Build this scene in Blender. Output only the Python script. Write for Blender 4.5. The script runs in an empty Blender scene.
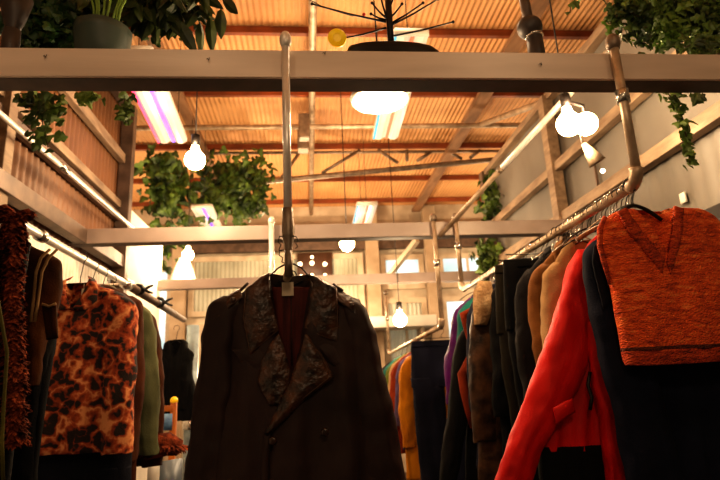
import bpy, bmesh, math, random
from mathutils import Vector, Matrix, noise
random.seed(7)
PI = math.pi
C = bpy.context.scene.collection

# ------------------------------------------------------------------ camera
FPX = 555.57
RX = Matrix(((0.9951545, 0.0228166, -0.0956395), (-0.0866375, -0.2564471, -0.9626675), (-0.0464913, 0.9662889, -0.2532278)))
CAMH = 1.35
def at(px, py, y):
    """metres of a point seen at photo pixel (px, py) that stands in the plane y"""
    r = RX @ Vector((px - 360, 240 - py, -FPX))
    return Vector((0, 0, CAMH)) + r * (y / r.y)
cd = bpy.data.cameras.new('camera'); cam = bpy.data.objects.new('camera', cd); C.objects.link(cam)
m4 = RX.to_4x4(); m4.translation = (0, 0, CAMH); cam.matrix_world = m4
cd.sensor_width = 36; cd.lens = 36 * FPX / 720; cd.clip_start = 0.05
cd.dof.use_dof = True; cd.dof.focus_distance = 1.7; cd.dof.aperture_fstop = 4.0
bpy.context.scene.camera = cam

# ------------------------------------------------------------------ materials
def lin(c): return tuple(((v/255)/12.92 if v <= 10.3 else ((v/255+0.055)/1.055)**2.4) for v in c) + (1,)
def mat(name, col, rough=0.6, metal=0.0, col2=None, nscale=8, bump=0.0, bscale=60, stretch=(1,1,1), emit=0, contrast=(0.35,0.65), sheen=0, detail=4, coord='Object', spec=None):
    m = bpy.data.materials.new(name); m.use_nodes = True
    nt = m.node_tree; b = nt.nodes['Principled BSDF']; L = nt.links.new
    b.inputs['Base Color'].default_value = lin(col); b.inputs['Roughness'].default_value = rough
    b.inputs['Metallic'].default_value = metal
    if spec is not None: b.inputs['Specular IOR Level'].default_value = spec
    if sheen: b.inputs['Sheen Weight'].default_value = sheen
    tc = nt.nodes.new('ShaderNodeTexCoord'); mp = nt.nodes.new('ShaderNodeMapping')
    mp.inputs['Scale'].default_value = stretch; L(tc.outputs[coord], mp.inputs[0])
    if col2 is None: col2 = tuple(int(v*0.72) for v in col)
    n = nt.nodes.new('ShaderNodeTexNoise'); n.inputs['Scale'].default_value = nscale; n.inputs['Detail'].default_value = detail
    L(mp.outputs[0], n.inputs['Vector'])
    r = nt.nodes.new('ShaderNodeValToRGB'); r.color_ramp.elements[0].position = contrast[0]; r.color_ramp.elements[1].position = contrast[1]
    r.color_ramp.elements[0].color = lin(col2); r.color_ramp.elements[1].color = lin(col)
    L(n.outputs[0], r.inputs[0]); L(r.outputs[0], b.inputs['Base Color'])
    if emit:
        b.inputs['Emission Strength'].default_value = emit; L(r.outputs[0], b.inputs['Emission Color'])
    if bump:
        n2 = nt.nodes.new('ShaderNodeTexNoise'); n2.inputs['Scale'].default_value = bscale; n2.inputs['Detail'].default_value = 5
        L(mp.outputs[0], n2.inputs['Vector'])
        bp = nt.nodes.new('ShaderNodeBump'); bp.inputs['Strength'].default_value = bump; bp.inputs['Distance'].default_value = 0.01
        L(n2.outputs[0], bp.inputs['Height']); L(bp.outputs[0], b.inputs['Normal'])
    return m
def emis(name, col, s):
    m = bpy.data.materials.new(name); m.use_nodes = True; b = m.node_tree.nodes['Principled BSDF']
    b.inputs['Base Color'].default_value = lin(col); b.inputs['Emission Color'].default_value = lin(col); b.inputs['Emission Strength'].default_value = s
    return m
def cloth(name, col, col2=None, rough=0.85, ns=5, **k):
    col2 = tuple(v*0.78 for v in (col2 or tuple(v*0.7 for v in col))); col = tuple(v*0.82 for v in col)
    k.setdefault('bump', 0.25); k.setdefault('bscale', 180)
    k.setdefault('spec', 0.12)
    return mat(name, col, rough, 0, col2 or tuple(int(v*0.7) for v in col), ns, **k)

M = {}
M['beam'] = mat('painted_steel', (222,204,188), 0.4, 0.1, (200,182,166), 3, 0.05, 40, stretch=(0.4,1,3))
M['beam_dark'] = mat('brown_steel', (112,92,78), 0.5, 0.3)
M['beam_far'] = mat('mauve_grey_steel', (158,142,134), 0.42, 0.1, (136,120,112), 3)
M['column'] = mat('pale_timber_column', (188,166,140), 0.7, 0, (158,136,110), 3)
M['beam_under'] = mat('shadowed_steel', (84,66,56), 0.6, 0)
M['purlin'] = mat('red_brown_steel', (152,78,40), 0.6, 0.1, (112,58,30), 4)
M['plank'] = mat('weathered_timber', (150,112,80), 0.8, 0, (116,84,58), 3, 0.15, 30, stretch=(4,1,0.6))
M['wallbeam'] = mat('wall_rail_timber', (146,124,100), 0.7, 0, (112,90,70), 5, 0.2, 40, stretch=(4,1,4))
M['pipe'] = mat('galvanised_pipe', (240,234,226), 0.28, 0.3, (206,198,188), 9, 0.06, 60)
M['pipe_old'] = mat('worn_pipe', (206,184,158), 0.42, 0.45, (150,128,104), 12, 0.1, 60)
M['fitting'] = mat('cast_fitting', (150,132,114), 0.45, 0.5, (108,94,80), 12, 0.2, 80)
M['bright'] = mat('bright_coupling', (225,222,215), 0.22, 0.9)
M['black'] = mat('black_plastic', (16,15,15), 0.4, 0)
M['blackmetal'] = mat('black_metal', (34,28,26), 0.45, 0.5)
M['wood'] = mat('hanger_wood', (150,96,52), 0.5, 0, (110,66,34), 10, stretch=(8,1,1))
M['roof'] = mat('tan_roof_sheet', (222,170,114), 0.65, 0, (194,140,90), 1.6, contrast=(0.3,0.7))
M['lwall'] = mat('brown_wall_sheet', (126,84,50), 0.5, 0.0, (88,58,34), 1.5)
M['lwall_low'] = mat('glare_wall_sheet', (226,214,192), 0.35, 0, (180,164,140), 3, emit=0.22)  # whitish colour and faint emission stand in for glare on the lower sheet
M['white'] = mat('white_plaster', (232,226,214), 0.7, 0, (205,198,186), 2)
M['rwall'] = mat('grey_panel', (116,110,102), 0.6, 0.1, (96,90,82), 1.3)
M['cream'] = mat('cream_frame', (212,196,172), 0.6, 0, (180,162,138), 4)
M['pane'] = mat('pale_pane', (196,222,232), 0.25, 0, (150,186,200), 1.0, emit=0.8)
M['pane_corr'] = mat('translucent_sheet', (176,170,144), 0.35, 0, (140,134,110), 1.5, emit=0.3)
M['floor'] = mat('concrete_floor', (70,62,56), 0.7, 0, (50,44,40), 2, 0.1, 30)
M['bulb'] = emis('warm_bulb', (255,214,150), 38)
M['disc'] = emis('lamp_diffuser', (255,226,180), 9)
M['lampshade'] = mat('white_enamel', (226,214,196), 0.35, 0.1)
M['leaf'] = mat('ivy_leaf', (104,132,52), 0.5, 0, (26,44,20), 7, contrast=(0.35,0.7), detail=2)
M['leaf_dark'] = mat('dark_leaf', (44,78,30), 0.5, 0, (12,30,14), 9, detail=2)
M['leaf_big'] = mat('broad_leaf', (78,92,40), 0.5, 0, (20,36,18), 8, detail=2)
M['stem'] = mat('green_stem', (120,150,56), 0.6)
M['vine'] = mat('vine_stem', (70,60,30), 0.8)
M['pot'] = mat('green_grey_pot', (62,76,68), 0.5, 0, (50,62,56), 5)
M['soil'] = mat('soil', (34,24,18), 0.95)
M['tag'] = mat('paper_tag', (222,206,180), 0.8)
M['yellow'] = mat('yellow_plastic', (250,205,20), 0.4, 0, (240,190,10), emit=0.12)  # slight emission lifts the dim yellow in place of lamplight
M['red'] = mat('red_plastic', (200,28,16), 0.4)
M['cord'] = mat('cable', (40,26,20), 0.7)

# ------------------------------------------------------------------ mesh helpers
def obj(name, bm, m, parent=None, smooth=True, mats=None):
    me = bpy.data.meshes.new(name); bm.normal_update(); bm.to_mesh(me); bm.free()
    if smooth:
        for p in me.polygons: p.use_smooth = True
    for x in (mats or [m]): me.materials.append(x)
    o = bpy.data.objects.new(name, me); C.objects.link(o)
    if parent:
        o.parent = parent; o.matrix_parent_inverse = parent.matrix_basis.inverted()
    return o
def thing(name, label, cat, loc=(0,0,0), group=None):
    o = bpy.data.objects.new(name, None); C.objects.link(o); o.location = loc; o.empty_display_size = 0.1
    o['label'] = label; o['category'] = cat
    if group: o['group'] = group
    return o
def tag(o, label, cat, group=None):
    o['label'] = label; o['category'] = cat
    if group: o['group'] = group
    return o
def struct(name, bm, m, smooth=False, mats=None, parent=None):
    o = obj(name, bm, m, parent, smooth, mats)
    if not parent: o['kind'] = 'structure'
    return o
def box(bm, a, b, bev=0.0):
    a, b = Vector(a), Vector(b); c = (a+b)/2; s = b-a
    r = bmesh.ops.create_cube(bm, size=1, matrix=Matrix.Translation(c) @ Matrix.Diagonal((abs(s.x), abs(s.y), abs(s.z), 1)))
    if bev:
        es = list({e for v in r['verts'] for e in v.link_edges})
        bmesh.ops.bevel(bm, geom=es, offset=bev, segments=2, affect='EDGES', profile=0.5)
    return bm
def bar(bm, a, b, w, h):
    """rectangular bar from a to b, w across and h high"""
    a, b = Vector(a), Vector(b); d = b-a; q = d.to_track_quat('Y', 'Z').to_matrix().to_4x4()
    bmesh.ops.create_cube(bm, size=1, matrix=Matrix.Translation((a+b)/2) @ q @ Matrix.Diagonal((w, d.length, h, 1)))
    return bm
def tube(bm, pts, r, n=10, caps=True):
    pts = [Vector(p) for p in pts]; rs = r if isinstance(r, (list, tuple)) else [r]*len(pts)
    rings = []; up = None
    for i, p in enumerate(pts):
        t = (pts[min(i+1, len(pts)-1)] - pts[max(i-1, 0)]).normalized()
        if up is None:
            up = t.orthogonal().normalized()
        up = (up - t*up.dot(t)).normalized(); s = t.cross(up)
        rings.append([bm.verts.new(p + (up*math.cos(2*PI*k/n) + s*math.sin(2*PI*k/n))*rs[i]) for k in range(n)])
    for a, b in zip(rings, rings[1:]):
        for k in range(n): bm.faces.new((a[k], a[(k+1)%n], b[(k+1)%n], b[k]))
    if caps: bm.faces.new(rings[0][::-1]); bm.faces.new(rings[-1])
    return bm
def lathe(bm, prof, c, n=32, axis=None):
    c = Vector(c); rings = []
    q = Vector(axis).normalized().to_track_quat('Z', 'Y').to_matrix() if axis else Matrix.Identity(3)
    for r, z in prof:
        rings.append([bm.verts.new(c + q @ Vector((max(r,1e-4)*math.cos(2*PI*k/n), max(r,1e-4)*math.sin(2*PI*k/n), z))) for k in range(n)])
    for a, b in zip(rings, rings[1:]):
        for k in range(n): bm.faces.new((a[k], a[(k+1)%n], b[(k+1)%n], b[k]))
    return bm
def sphere(bm, c, r, sc=(1,1,1)):
    bmesh.ops.create_uvsphere(bm, u_segments=20, v_segments=12, radius=r, matrix=Matrix.Translation(c) @ Matrix.Diagonal((*sc, 1)))
    return bm
B = bmesh.new
def cat(p0, p1, p2, p3, t):
    return 0.5*((2*p1) + (-p0+p2)*t + (2*p0-5*p1+4*p2-p3)*t*t + (-p0+3*p1-3*p2+p3)*t**3)
def resample(rows, n):
    out = []; k = len(rows)-1
    for i in range(n+1):
        u = i/n*k; j = min(int(u), k-1); t = u-j
        a, b, c, d = rows[max(j-1,0)], rows[j], rows[j+1], rows[min(j+2, k)]
        out.append(tuple(cat(a[q], b[q], c[q], d[q], t) for q in range(len(b))))
    return out
def loft(bm, rows, n=56, nr=50, fold=0.010, wl=0.11, seed=0, p=0.75, crease=0.006, cs=7, disp=None, smooth_top=True):
    """cloth tube: rows of (cx, cy, z, half width, half depth) top to bottom, with hanging folds"""
    rows = resample(rows, nr); rings = []
    for i, (cx, cy, z, hw, hd) in enumerate(rows):
        t = i/nr; ring = []
        for k in range(n):
            a = 2*PI*k/n; ca, sa = math.cos(a), math.sin(a)
            x = cx + hw*math.copysign(abs(ca)**0.9, ca); y = cy + hd*math.copysign(abs(sa)**p, sa)
            u = (x-cx)
            w = fold*min(1, t*2.2)*(0.35+0.65*t)
            y += w*(math.sin(2*PI*(u/wl + 0.25*math.sin(z*5+seed)) + seed*1.7) + 0.6*math.sin(2*PI*(u/(wl*0.47)) + seed*3 + z*2))*(0.6+0.4*noise.noise((u*4, z*2, seed)))
            d = noise.noise_vector((x*cs + seed*3.1, y*cs*1.4, z*cs*0.8 + seed)) * crease * 2
            d += noise.noise_vector((x*cs*2.6 + seed, y*cs*3, z*cs*2.2 - seed)) * crease
            v = Vector((x, y, z)) + d
            if disp: v = disp(v, sa)
            ring.append(bm.verts.new(v))
        rings.append(ring)
    for a, b in zip(rings, rings[1:]):
        for k in range(n): bm.faces.new((a[k], b[k], b[(k+1)%n], a[(k+1)%n]))
    bm.faces.new(rings[0]); bm.faces.new(rings[-1][::-1])
    return bm
def strip(bm, A, Bp, n=8, bulge=0.01, th=0.004, seed=0, ns=0.002, along=20):
    """cloth flap between polylines A and Bp, bulging towards the viewer (-y)"""
    def line(P, u):
        P = [tuple(q) for q in P]; k = len(P)-1; j = min(int(u*k), k-1); t = u*k-j
        return Vector(P[j]).lerp(Vector(P[j+1]), t)
    g = []
    for side in (0, 1):
        G = []
        for i in range(along+1):
            u = i/along; a, b = line(A, u), line(Bp, u); row = []
            for j in range(n+1):
                v = j/n; q = a.lerp(b, v)
                edge = min(1, 4*min(u, 1-u)) ** 0.5
                q.y -= bulge*math.sin(PI*v)*0.8*edge + bulge*0.25
                q += noise.noise_vector((q.x*30+seed, q.y*30, q.z*30))*ns
                if side: q.y += th
                row.append(bm.verts.new(q))
            G.append(row)
        g.append(G)
    F, K = g
    for i in range(along):
        for j in range(n):
            bm.faces.new((F[i][j], F[i+1][j], F[i+1][j+1], F[i][j+1]))
            bm.faces.new((K[i][j], K[i][j+1], K[i+1][j+1], K[i+1][j]))
    for i in range(along):
        for j in (0, n):
            f = (F[i][j], F[i+1][j], K[i+1][j], K[i][j]); bm.faces.new(f if j else f[::-1])
    for j in range(n):
        for i in (0, along):
            f = (F[i][j], F[i][j+1], K[i][j+1], K[i][j]); bm.faces.new(f if i else f[::-1])
    bmesh.ops.recalc_face_normals(bm, faces=bm.faces)
    return bm
def pxl(pts, y): return [at(a, b, y) for a, b in pts]

# ------------------------------------------------------------------ the shell
def corr(u0, u1, v0, v1, f, period=0.076, amp=0.011, seg=8):
    bm = B(); n = int(abs(u1-u0)/period*seg); prev = None
    for i in range(n+1):
        u = u0+(u1-u0)*i/n; h = amp*math.sin(2*PI*u/period)
        cur = (bm.verts.new(f(u, v0, h)), bm.verts.new(f(u, v1, h)))
        if prev: bm.faces.new((prev[0], cur[0], cur[1], prev[1]))
        prev = cur
    return bm
ROOFZ = 4.42
struct('ceiling', corr(-4.6, 5.2, -1.5, 9.3, lambda u, v, h: (u, v, ROOFZ+h), 0.052, 0.0065), M['roof'], True)
struct('floor', box(B(), (-4.6,-1.6,-0.05), (5.2,9.35,0)), M['floor'])
LW, RW = -1.52, 1.97
struct('wall_left', corr(-1.5, 4.42, 2.3, 3.72, lambda u, v, h: (LW+h, u, v), 0.07, 0.012), M['lwall'], True)
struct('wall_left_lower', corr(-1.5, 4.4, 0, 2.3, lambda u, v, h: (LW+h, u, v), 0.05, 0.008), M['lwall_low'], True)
struct('wall_left_plaster', box(B(), (LW-0.04,4.42,0), (LW+0.03,5.75,2.9)), M['white'])
struct('wall_right', corr(-1.5, 5.5, 0, 2.48, lambda u, v, h: (RW+h, u, v), 0.11, 0.004), M['rwall'], True)
struct('wall_right_upper', corr(-1.5, 5.5, 2.48, 3.5, lambda u, v, h: (RW+h, u, v), 0.45, 0.006, 24), M['rwall'], True)
struct('wall_front', box(B(), (-4.6,-1.6,0), (5.2,-1.5,4.42)), M['rwall'])
struct('wall_back', box(B(), (-4.6,9.3,0), (5.2,9.4,4.42)), M['cream'])
struct('wall_far_left', box(B(), (-4.7,-1.5,0), (-4.6,9.3,4.42)), M['cream'])
struct('wall_far_right', box(B(), (5.2,-1.5,0), (5.3,9.3,4.42)), M['cream'])
struct('wall_right_return', box(B(), (RW+0.03,5.5,0), (5.2,5.56,3.0)), M['rwall'])
tn = [0]
def trim(bm, m, smooth=False):
    tn[0] += 1
    return struct('trim_%d' % tn[0], bm, m, smooth)
# three steel cross beams and the left long beam (C channel: front web with flanges)
def channel(x0, x1, y, zb, h=0.098, d=0.085):
    bm = B(); box(bm, (x0,y,zb), (x1,y+0.012,zb+h), 0.002)
    box(bm, (x0,y+0.012,zb), (x1,y+d,zb+0.008)); box(bm, (x0,y+0.012,zb+h-0.008), (x1,y+d,zb+h)); return bm
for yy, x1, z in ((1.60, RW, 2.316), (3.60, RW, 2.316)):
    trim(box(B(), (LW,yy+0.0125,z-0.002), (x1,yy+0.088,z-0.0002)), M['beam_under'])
def dark_under(x0, x1, y, zb, d=0.085): return box(B(), (x0,y+0.0125,zb-0.002), (x1,y+d,zb))
BZ = 2.316
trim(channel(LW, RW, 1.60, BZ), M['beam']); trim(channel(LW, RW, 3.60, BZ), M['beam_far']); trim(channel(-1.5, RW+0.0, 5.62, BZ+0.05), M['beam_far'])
trim(box(B(), (-1.49,-1.4,BZ+0.0), (-1.41,4.46,BZ+0.095), 0.003), M['beam_dark'])
# posts and rails on the left wall
trim(box(B(), (-1.5,2.60,0), (-1.43,2.68,3.72), 0.004), M['wallbeam'])
trim(box(B(), (-1.5,4.34,0), (-1.40,4.42,3.7), 0.004), M['beam_dark'])
trim(box(B(), (-1.5,1.95,2.42), (-1.42,2.2,3.72), 0.004), M['blackmetal'])
trim(box(B(), (-1.5,-1.4,2.80), (-1.46,4.4,2.86), 0.004), M['wallbeam'])
trim(box(B(), (-1.5,-1.4,2.69), (-1.46,4.4,2.76), 0.004), M['beam_dark'])
trim(box(B(), (-1.5,-1.4,3.18), (-1.45,4.4,3.26), 0.004), M['wallbeam'])
trim(box(B(), (-1.5,-1.4,3.66), (-1.44,4.42,3.74), 0.004), M['beam_dark'])
# rails and posts on the right wall
trim(box(B(), (1.89,-1.4,2.46), (1.955,5.5,2.535), 0.004), M['wallbeam'])
trim(box(B(), (1.89,-1.4,2.86), (1.955,5.5,2.93), 0.004), M['wallbeam'])
trim(box(B(), (1.87,3.80,0), (1.955,3.90,3.5), 0.004), M['wallbeam'])
trim(box(B(), (1.87,5.40,0), (1.955,5.50,3.5), 0.004), M['beam_dark'])
trim(box(B(), (1.93,-1.4,1.96), (1.96,2.9,2.10), 0.004), M['blackmetal'])
for yy in (1.75, 2.15, 2.9, 3.35):
    trim(box(B(), (1.945,yy,2.54), (1.962,yy+0.015,2.86)), M['beam_dark'])
trim(box(B(), (1.90,-1.4,3.46), (1.99,5.5,3.52), 0.004), M['wallbeam'])
# purlins, long roof beams, conduit, truss
for yy in (3.2, 4.27, 5.34, 6.69, 7.87, 8.9):
    bm = B(); box(bm, (-4.5,yy-0.022,4.345), (5.1,yy+0.022,4.41)); trim(bm, M['purlin'])
trim(bar(B(), (1.92,-1.4,4.28), (1.92,9.2,4.28), 0.14, 0.05), M['plank'])
trim(bar(B(), (-1.26,-1.4,4.28), (-1.26,9.2,4.28), 0.11, 0.05), M['plank'])
trim(tube(B(), [(0.09,-1.4,4.26),(0.09,9.2,4.26)], 0.035), M['pipe_old'], True)
trim(tube(B(), [(-4.4,5.6,4.10),(1.98,5.6,4.13),(4.6,5.6,4.14)], 0.028), M['pipe_old'], True)
trim(tube(B(), [(-4.4,3.4,4.26),(4.6,3.4,4.26)], 0.03), M['pipe_old'], True)
bm = B(); tube(bm, [(-1.4,6.7,3.80),(-0.67,6.7,3.89),(3.2,6.7,4.24),(3.6,6.7,4.24)], 0.035)
tube(bm, [(-1.4,6.7,4.30),(3.6,6.7,4.30)], 0.02)
for (a, b) in (((360,150),(322,173)),((378,150),(398,163)),((407,150),(407,161)),((431,152),(417,161)),((445,150),(462,159)),((300,152),(280,180)),((480,150),(470,158))):
    pa, pb = at(*a, 6.7), at(*b, 6.7); tube(bm, [pa, pb], 0.022, 8)
trim(bm, M['fitting'], True)
bm = B(); tube(bm, [at(480,125,5.55), at(563,95,4.0), at(600,78,3.4)], 0.03); trim(bm, M['pipe_old'], True)
# a knot of conduit boxes on the roof pipe
bm = B(); box(bm, (-0.06,5.5,3.95), (0.06,5.62,4.24), 0.01); box(bm, (-0.08,5.9,4.0), (0.05,6.05,4.25), 0.01); trim(bm, M['fitting'])
# back wall frames and panes
wn = [0]
def window(x0, x1, z0, z1, pm, y=9.27, fr=0.09, mull=0, trans=0):
    wn[0] += 1; e = bpy.data.objects.new('window_%d' % wn[0], None); C.objects.link(e); e.location = ((x0+x1)/2, y, z0); e['kind'] = 'structure'
    bpy.context.view_layer.update()
    bm = B()
    for a, b in (((x0,y-0.05,z0),(x1,y,z0+fr)), ((x0,y-0.05,z1-fr),(x1,y,z1)), ((x0,y-0.05,z0+fr),(x0+fr,y,z1-fr)), ((x1-fr,y-0.05,z0+fr),(x1,y,z1-fr))): box(bm, a, b)
    for k in range(mull):
        xx = x0+(x1-x0)*(k+1)/(mull+1); box(bm, (xx-0.02,y-0.04,z0+fr), (xx+0.02,y,z1-fr))
    for k in range(trans):
        zz = z0+(z1-z0)*(k+1)/(trans+1); box(bm, (x0+fr,y-0.04,zz-0.02), (x1-fr,y,zz+0.02))
    f = struct('window_frame', bm, M['cream'], parent=e)
    if pm is M['pane_corr']: bm = corr(x0+fr, x1-fr, z0+fr, z1-fr, lambda u, v, h: (u, y-0.01+h, v), 0.07, 0.007)
    else: bm = box(B(), (x0+fr,y-0.015,z0+fr), (x1-fr,y-0.005,z1-fr))
    struct('window_pane', bm, pm, parent=e)
for a in ((-1.95,-0.45,2.55,3.55,'pane_corr',0), (-1.95,-0.45,1.0,2.45,'pane_corr',2), (-0.35,0.95,2.55,3.55,'pane_corr',1), (-0.35,0.95,1.0,2.45,'pane_corr',2),
          (1.25,2.0,2.9,3.5,'pane',0), (1.25,2.0,1.0,2.75,'pane_corr',1), (2.25,3.3,2.9,3.5,'pane',1), (2.25,3.3,1.0,2.75,'pane',1),
          (-3.2,-2.2,1.0,3.4,'pane',1), (3.5,4.9,1.0,3.4,'pane',1)):
    window(a[0], a[1], a[2], a[3], M[a[4]], mull=a[5])
for x in (-2.08, 1.1, 2.12): trim(box(B(), (x-0.11,9.05,0), (x+0.11,9.2,4.32), 0.005), M['column'])
trim(box(B(), (-4.5,9.14,3.60), (5.1,9.26,3.78)), M['beam_dark']); trim(box(B(), (-4.5,9.14,3.95), (5.1,9.24,4.05)), M['plank'])
trim(bar(B(), at(417,240,7.6), at(388,277,8.2), 0.07, 0.07), M['cream'])

# ------------------------------------------------------------------ pipes that carry the rails
def coupling(bm, a, b, r): return tube(bm, [a, b], r, 16)
def flange(c, r=0.024):
    return lathe(B(), [(0.001,0.035),(r*0.6,0.032),(r,0.015),(r,-0.005),(r*0.7,-0.02),(0.001,-0.022)], c, 20)
def rail_thing(label, x0, y0, x1, y1, z, ztop=2.43, r=0.0165, far=True, near=True):
    t = thing('clothes_rail', label, 'clothes rail', (x0, y0, z))
    bpy.context.view_layer.update()
    obj('rail_pipe', tube(B(), [(x0, y0+0.04, z), (x1, y1-0.04, z)], r, 16), M['pipe_old'], t)
    for (x, y, s, on) in ((x0, y0, 1, near), (x1, y1, -1, far)):
        if not on: continue
        arc = [(x, y+s*0.05*(1-math.cos(a)), z+0.05*(1-math.sin(a))) for a in [k*PI/2/6 for k in range(7)]]
        obj('elbow', tube(B(), [Vector(q) for q in arc], r*1.25, 16), M['pipe_old'], t)
        obj('hanging_pipe', tube(B(), [(x, y, z+0.05), (x, y, ztop)], r*0.92, 16), M['pipe_old'], t)
        obj('collar', tube(B(), [(x, y, (z+ztop)/2+0.03), (x, y, (z+ztop)/2+0.075)], r*1.3, 16), M['bright'], t)
        obj('pipe_cap', flange((x, y, ztop)), M['fitting'], t)
    return t
rail_thing('scratched steel clothes rail carrying the red jacket and knit vest on the right', 1.05, 1.57, 1.02, 3.575, 1.93)
rail_thing('lower steel clothes rail beyond the second beam carrying blue jeans and yellow garment', 0.865, 3.575, 0.95, 6.7, 1.70)
# centre rail
t = thing('clothes_rail', 'steel clothes rail hung from a shiny upright pipe above the leather-collared coat', 'clothes rail', (-0.053,1.57,1.70))
bpy.context.view_layer.update()
obj('hanging_pipe', tube(B(), [(-0.053,1.57,1.84),(-0.053,1.57,2.43)], 0.0125, 20), M['pipe'], t)
obj('reducer', lathe(B(), [(0.0125,0.13),(0.0165,0.128),(0.0165,0.10),(0.019,0.07),(0.0185,0.045),(0.0125,0.015),(0.0115,0.0)], (-0.053,1.57,1.735), 24), M['fitting'], t)
obj('hanging_pipe', tube(B(), [(-0.053,1.57,1.66),(-0.053,1.57,1.74)], 0.0115, 16), M['fitting'], t)
obj('collar', tube(B(), [(-0.053,1.57,1.856),(-0.053,1.57,1.862)], 0.0138, 20), M['black'], t)
obj('rail_pipe', tube(B(), [(-0.053,1.57,1.675),(-0.23,3.575,1.675)], 0.012, 14), M['pipe_old'], t)
obj('pipe_cap', flange((-0.053,1.57,2.425), 0.019), M['pipe'], t)
obj('hanging_pipe', tube(B(), [(-0.23,3.575,1.66),(-0.23,3.575,2.42)], 0.018, 14), M['pipe'], t)
obj('pipe_cap', flange((-0.23,3.575,2.43), 0.022), M['pipe'], t)
# left rail
t = thing('clothes_rail', 'silver clothes rail along the left wall carrying the leopard-spot jacket', 'clothes rail', (-0.965,3.0,1.93))
bpy.context.view_layer.update()
obj('rail_pipe', tube(B(), [(-0.96,-0.3,1.93),(-0.96,3.02,1.93)], 0.0165, 16), M['pipe'], t)
obj('rail_pipe', tube(B(), [(-0.96,3.02,1.93),(-1.0,4.6,1.93)], 0.024, 16), M['beam_dark'], t)
obj('collar', tube(B(), [(-0.96,2.98,1.93),(-0.961,3.05,1.93)], 0.030, 16), M['bright'], t)
obj('collar', tube(B(), [(-0.96,2.02,1.93),(-0.96,2.06,1.93)], 0.023, 16), M['bright'], t)
obj('wall_bracket', tube(B(), [(-0.97,3.05,1.93),(-1.5,3.05,1.93)], 0.013, 12), M['fitting'], t)
obj('wall_bracket', tube(B(), [(-0.97,0.6,1.93),(-1.5,0.6,1.93)], 0.013, 12), M['fitting'], t)
# long bright pipe high on the left wall
t = thing('wall_pipe', 'bright slender pipe running above the left long beam', 'pipe', (-1.35,4.24,2.62))
bpy.context.view_layer.update()
obj('pipe', tube(B(), [(-1.35,-0.3,2.56),(-1.35,4.30,2.625)], 0.0145, 14), M['pipe'], t)
obj('coupling', tube(B(), [(-1.35,3.0,2.607),(-1.35,3.09,2.608)], 0.021, 14), M['bright'], t)
# brace pipe high right
t = thing('brace_pipe', 'slanting pale pipe between the second beam and the upper right', 'pipe', at(440,237,3.55))
bpy.context.view_layer.update()
a, b = Vector((0.905,3.59,2.31)), Vector((1.66,2.72,3.05)); b2 = b + (b-a)*0.2
obj('pipe', tube(B(), [a, a+(b2-a)*0.34, b2], 0.017, 14), M['pipe_old'], t)
obj('coupling', tube(B(), [a.lerp(b2,0.355), a.lerp(b2,0.375)], 0.022, 14), M['fitting'], t)
obj('pipe', tube(B(), [a.lerp(b2,0.37), b2+Vector((0,0,0.0))], 0.020, 14), M['pipe'], t)

# ------------------------------------------------------------------ hangers
def hanger(x, y, z, hook=0.07, w=0.19, label='', m=None, kind='wire', rr=0.0185, group='coat hangers on the rails', drop=0.06, rz=0):
    """x, y, z: centre of the rail. hook length down to the neck, arms +-w"""
    m = m or M['blackmetal']
    t = thing('coat_hanger', label, 'hanger', (x, y, z), group); bpy.context.view_layer.update()
    R = rr+0.003; pts = [(x+R*math.cos(a), y, z+R*math.sin(a)) for a in [math.radians(q) for q in range(200, -61, -20)]]
    pts = [(2*x-p[0], p[1], p[2]) for p in pts] if False else pts
    pts += [(x+0.004, y, z-hook*0.55), (x, y, z-hook*0.75), (x, y, z-hook)]
    obj('hook', tube(B(), pts, 0.0021 if kind != 'wire' else 0.0018, 8), M['bright'] if kind == 'wood' else m, t)
    bm = B(); r = {'wire': 0.0024, 'wood': 0.008, 'plastic': 0.0065}[kind]
    arc = [(x + w*s, y, z-hook - drop*(abs(s)**1.6)) for s in [k/10 for k in range(-10, 11)]]
    tube(bm, [(p[0]*math.cos(rz)+x*(1-math.cos(rz)), p[1]+(p[0]-x)*math.sin(rz), p[2]) for p in arc], r, 8)
    obj('shoulder_bar', bm, m, t)
    return t

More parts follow.
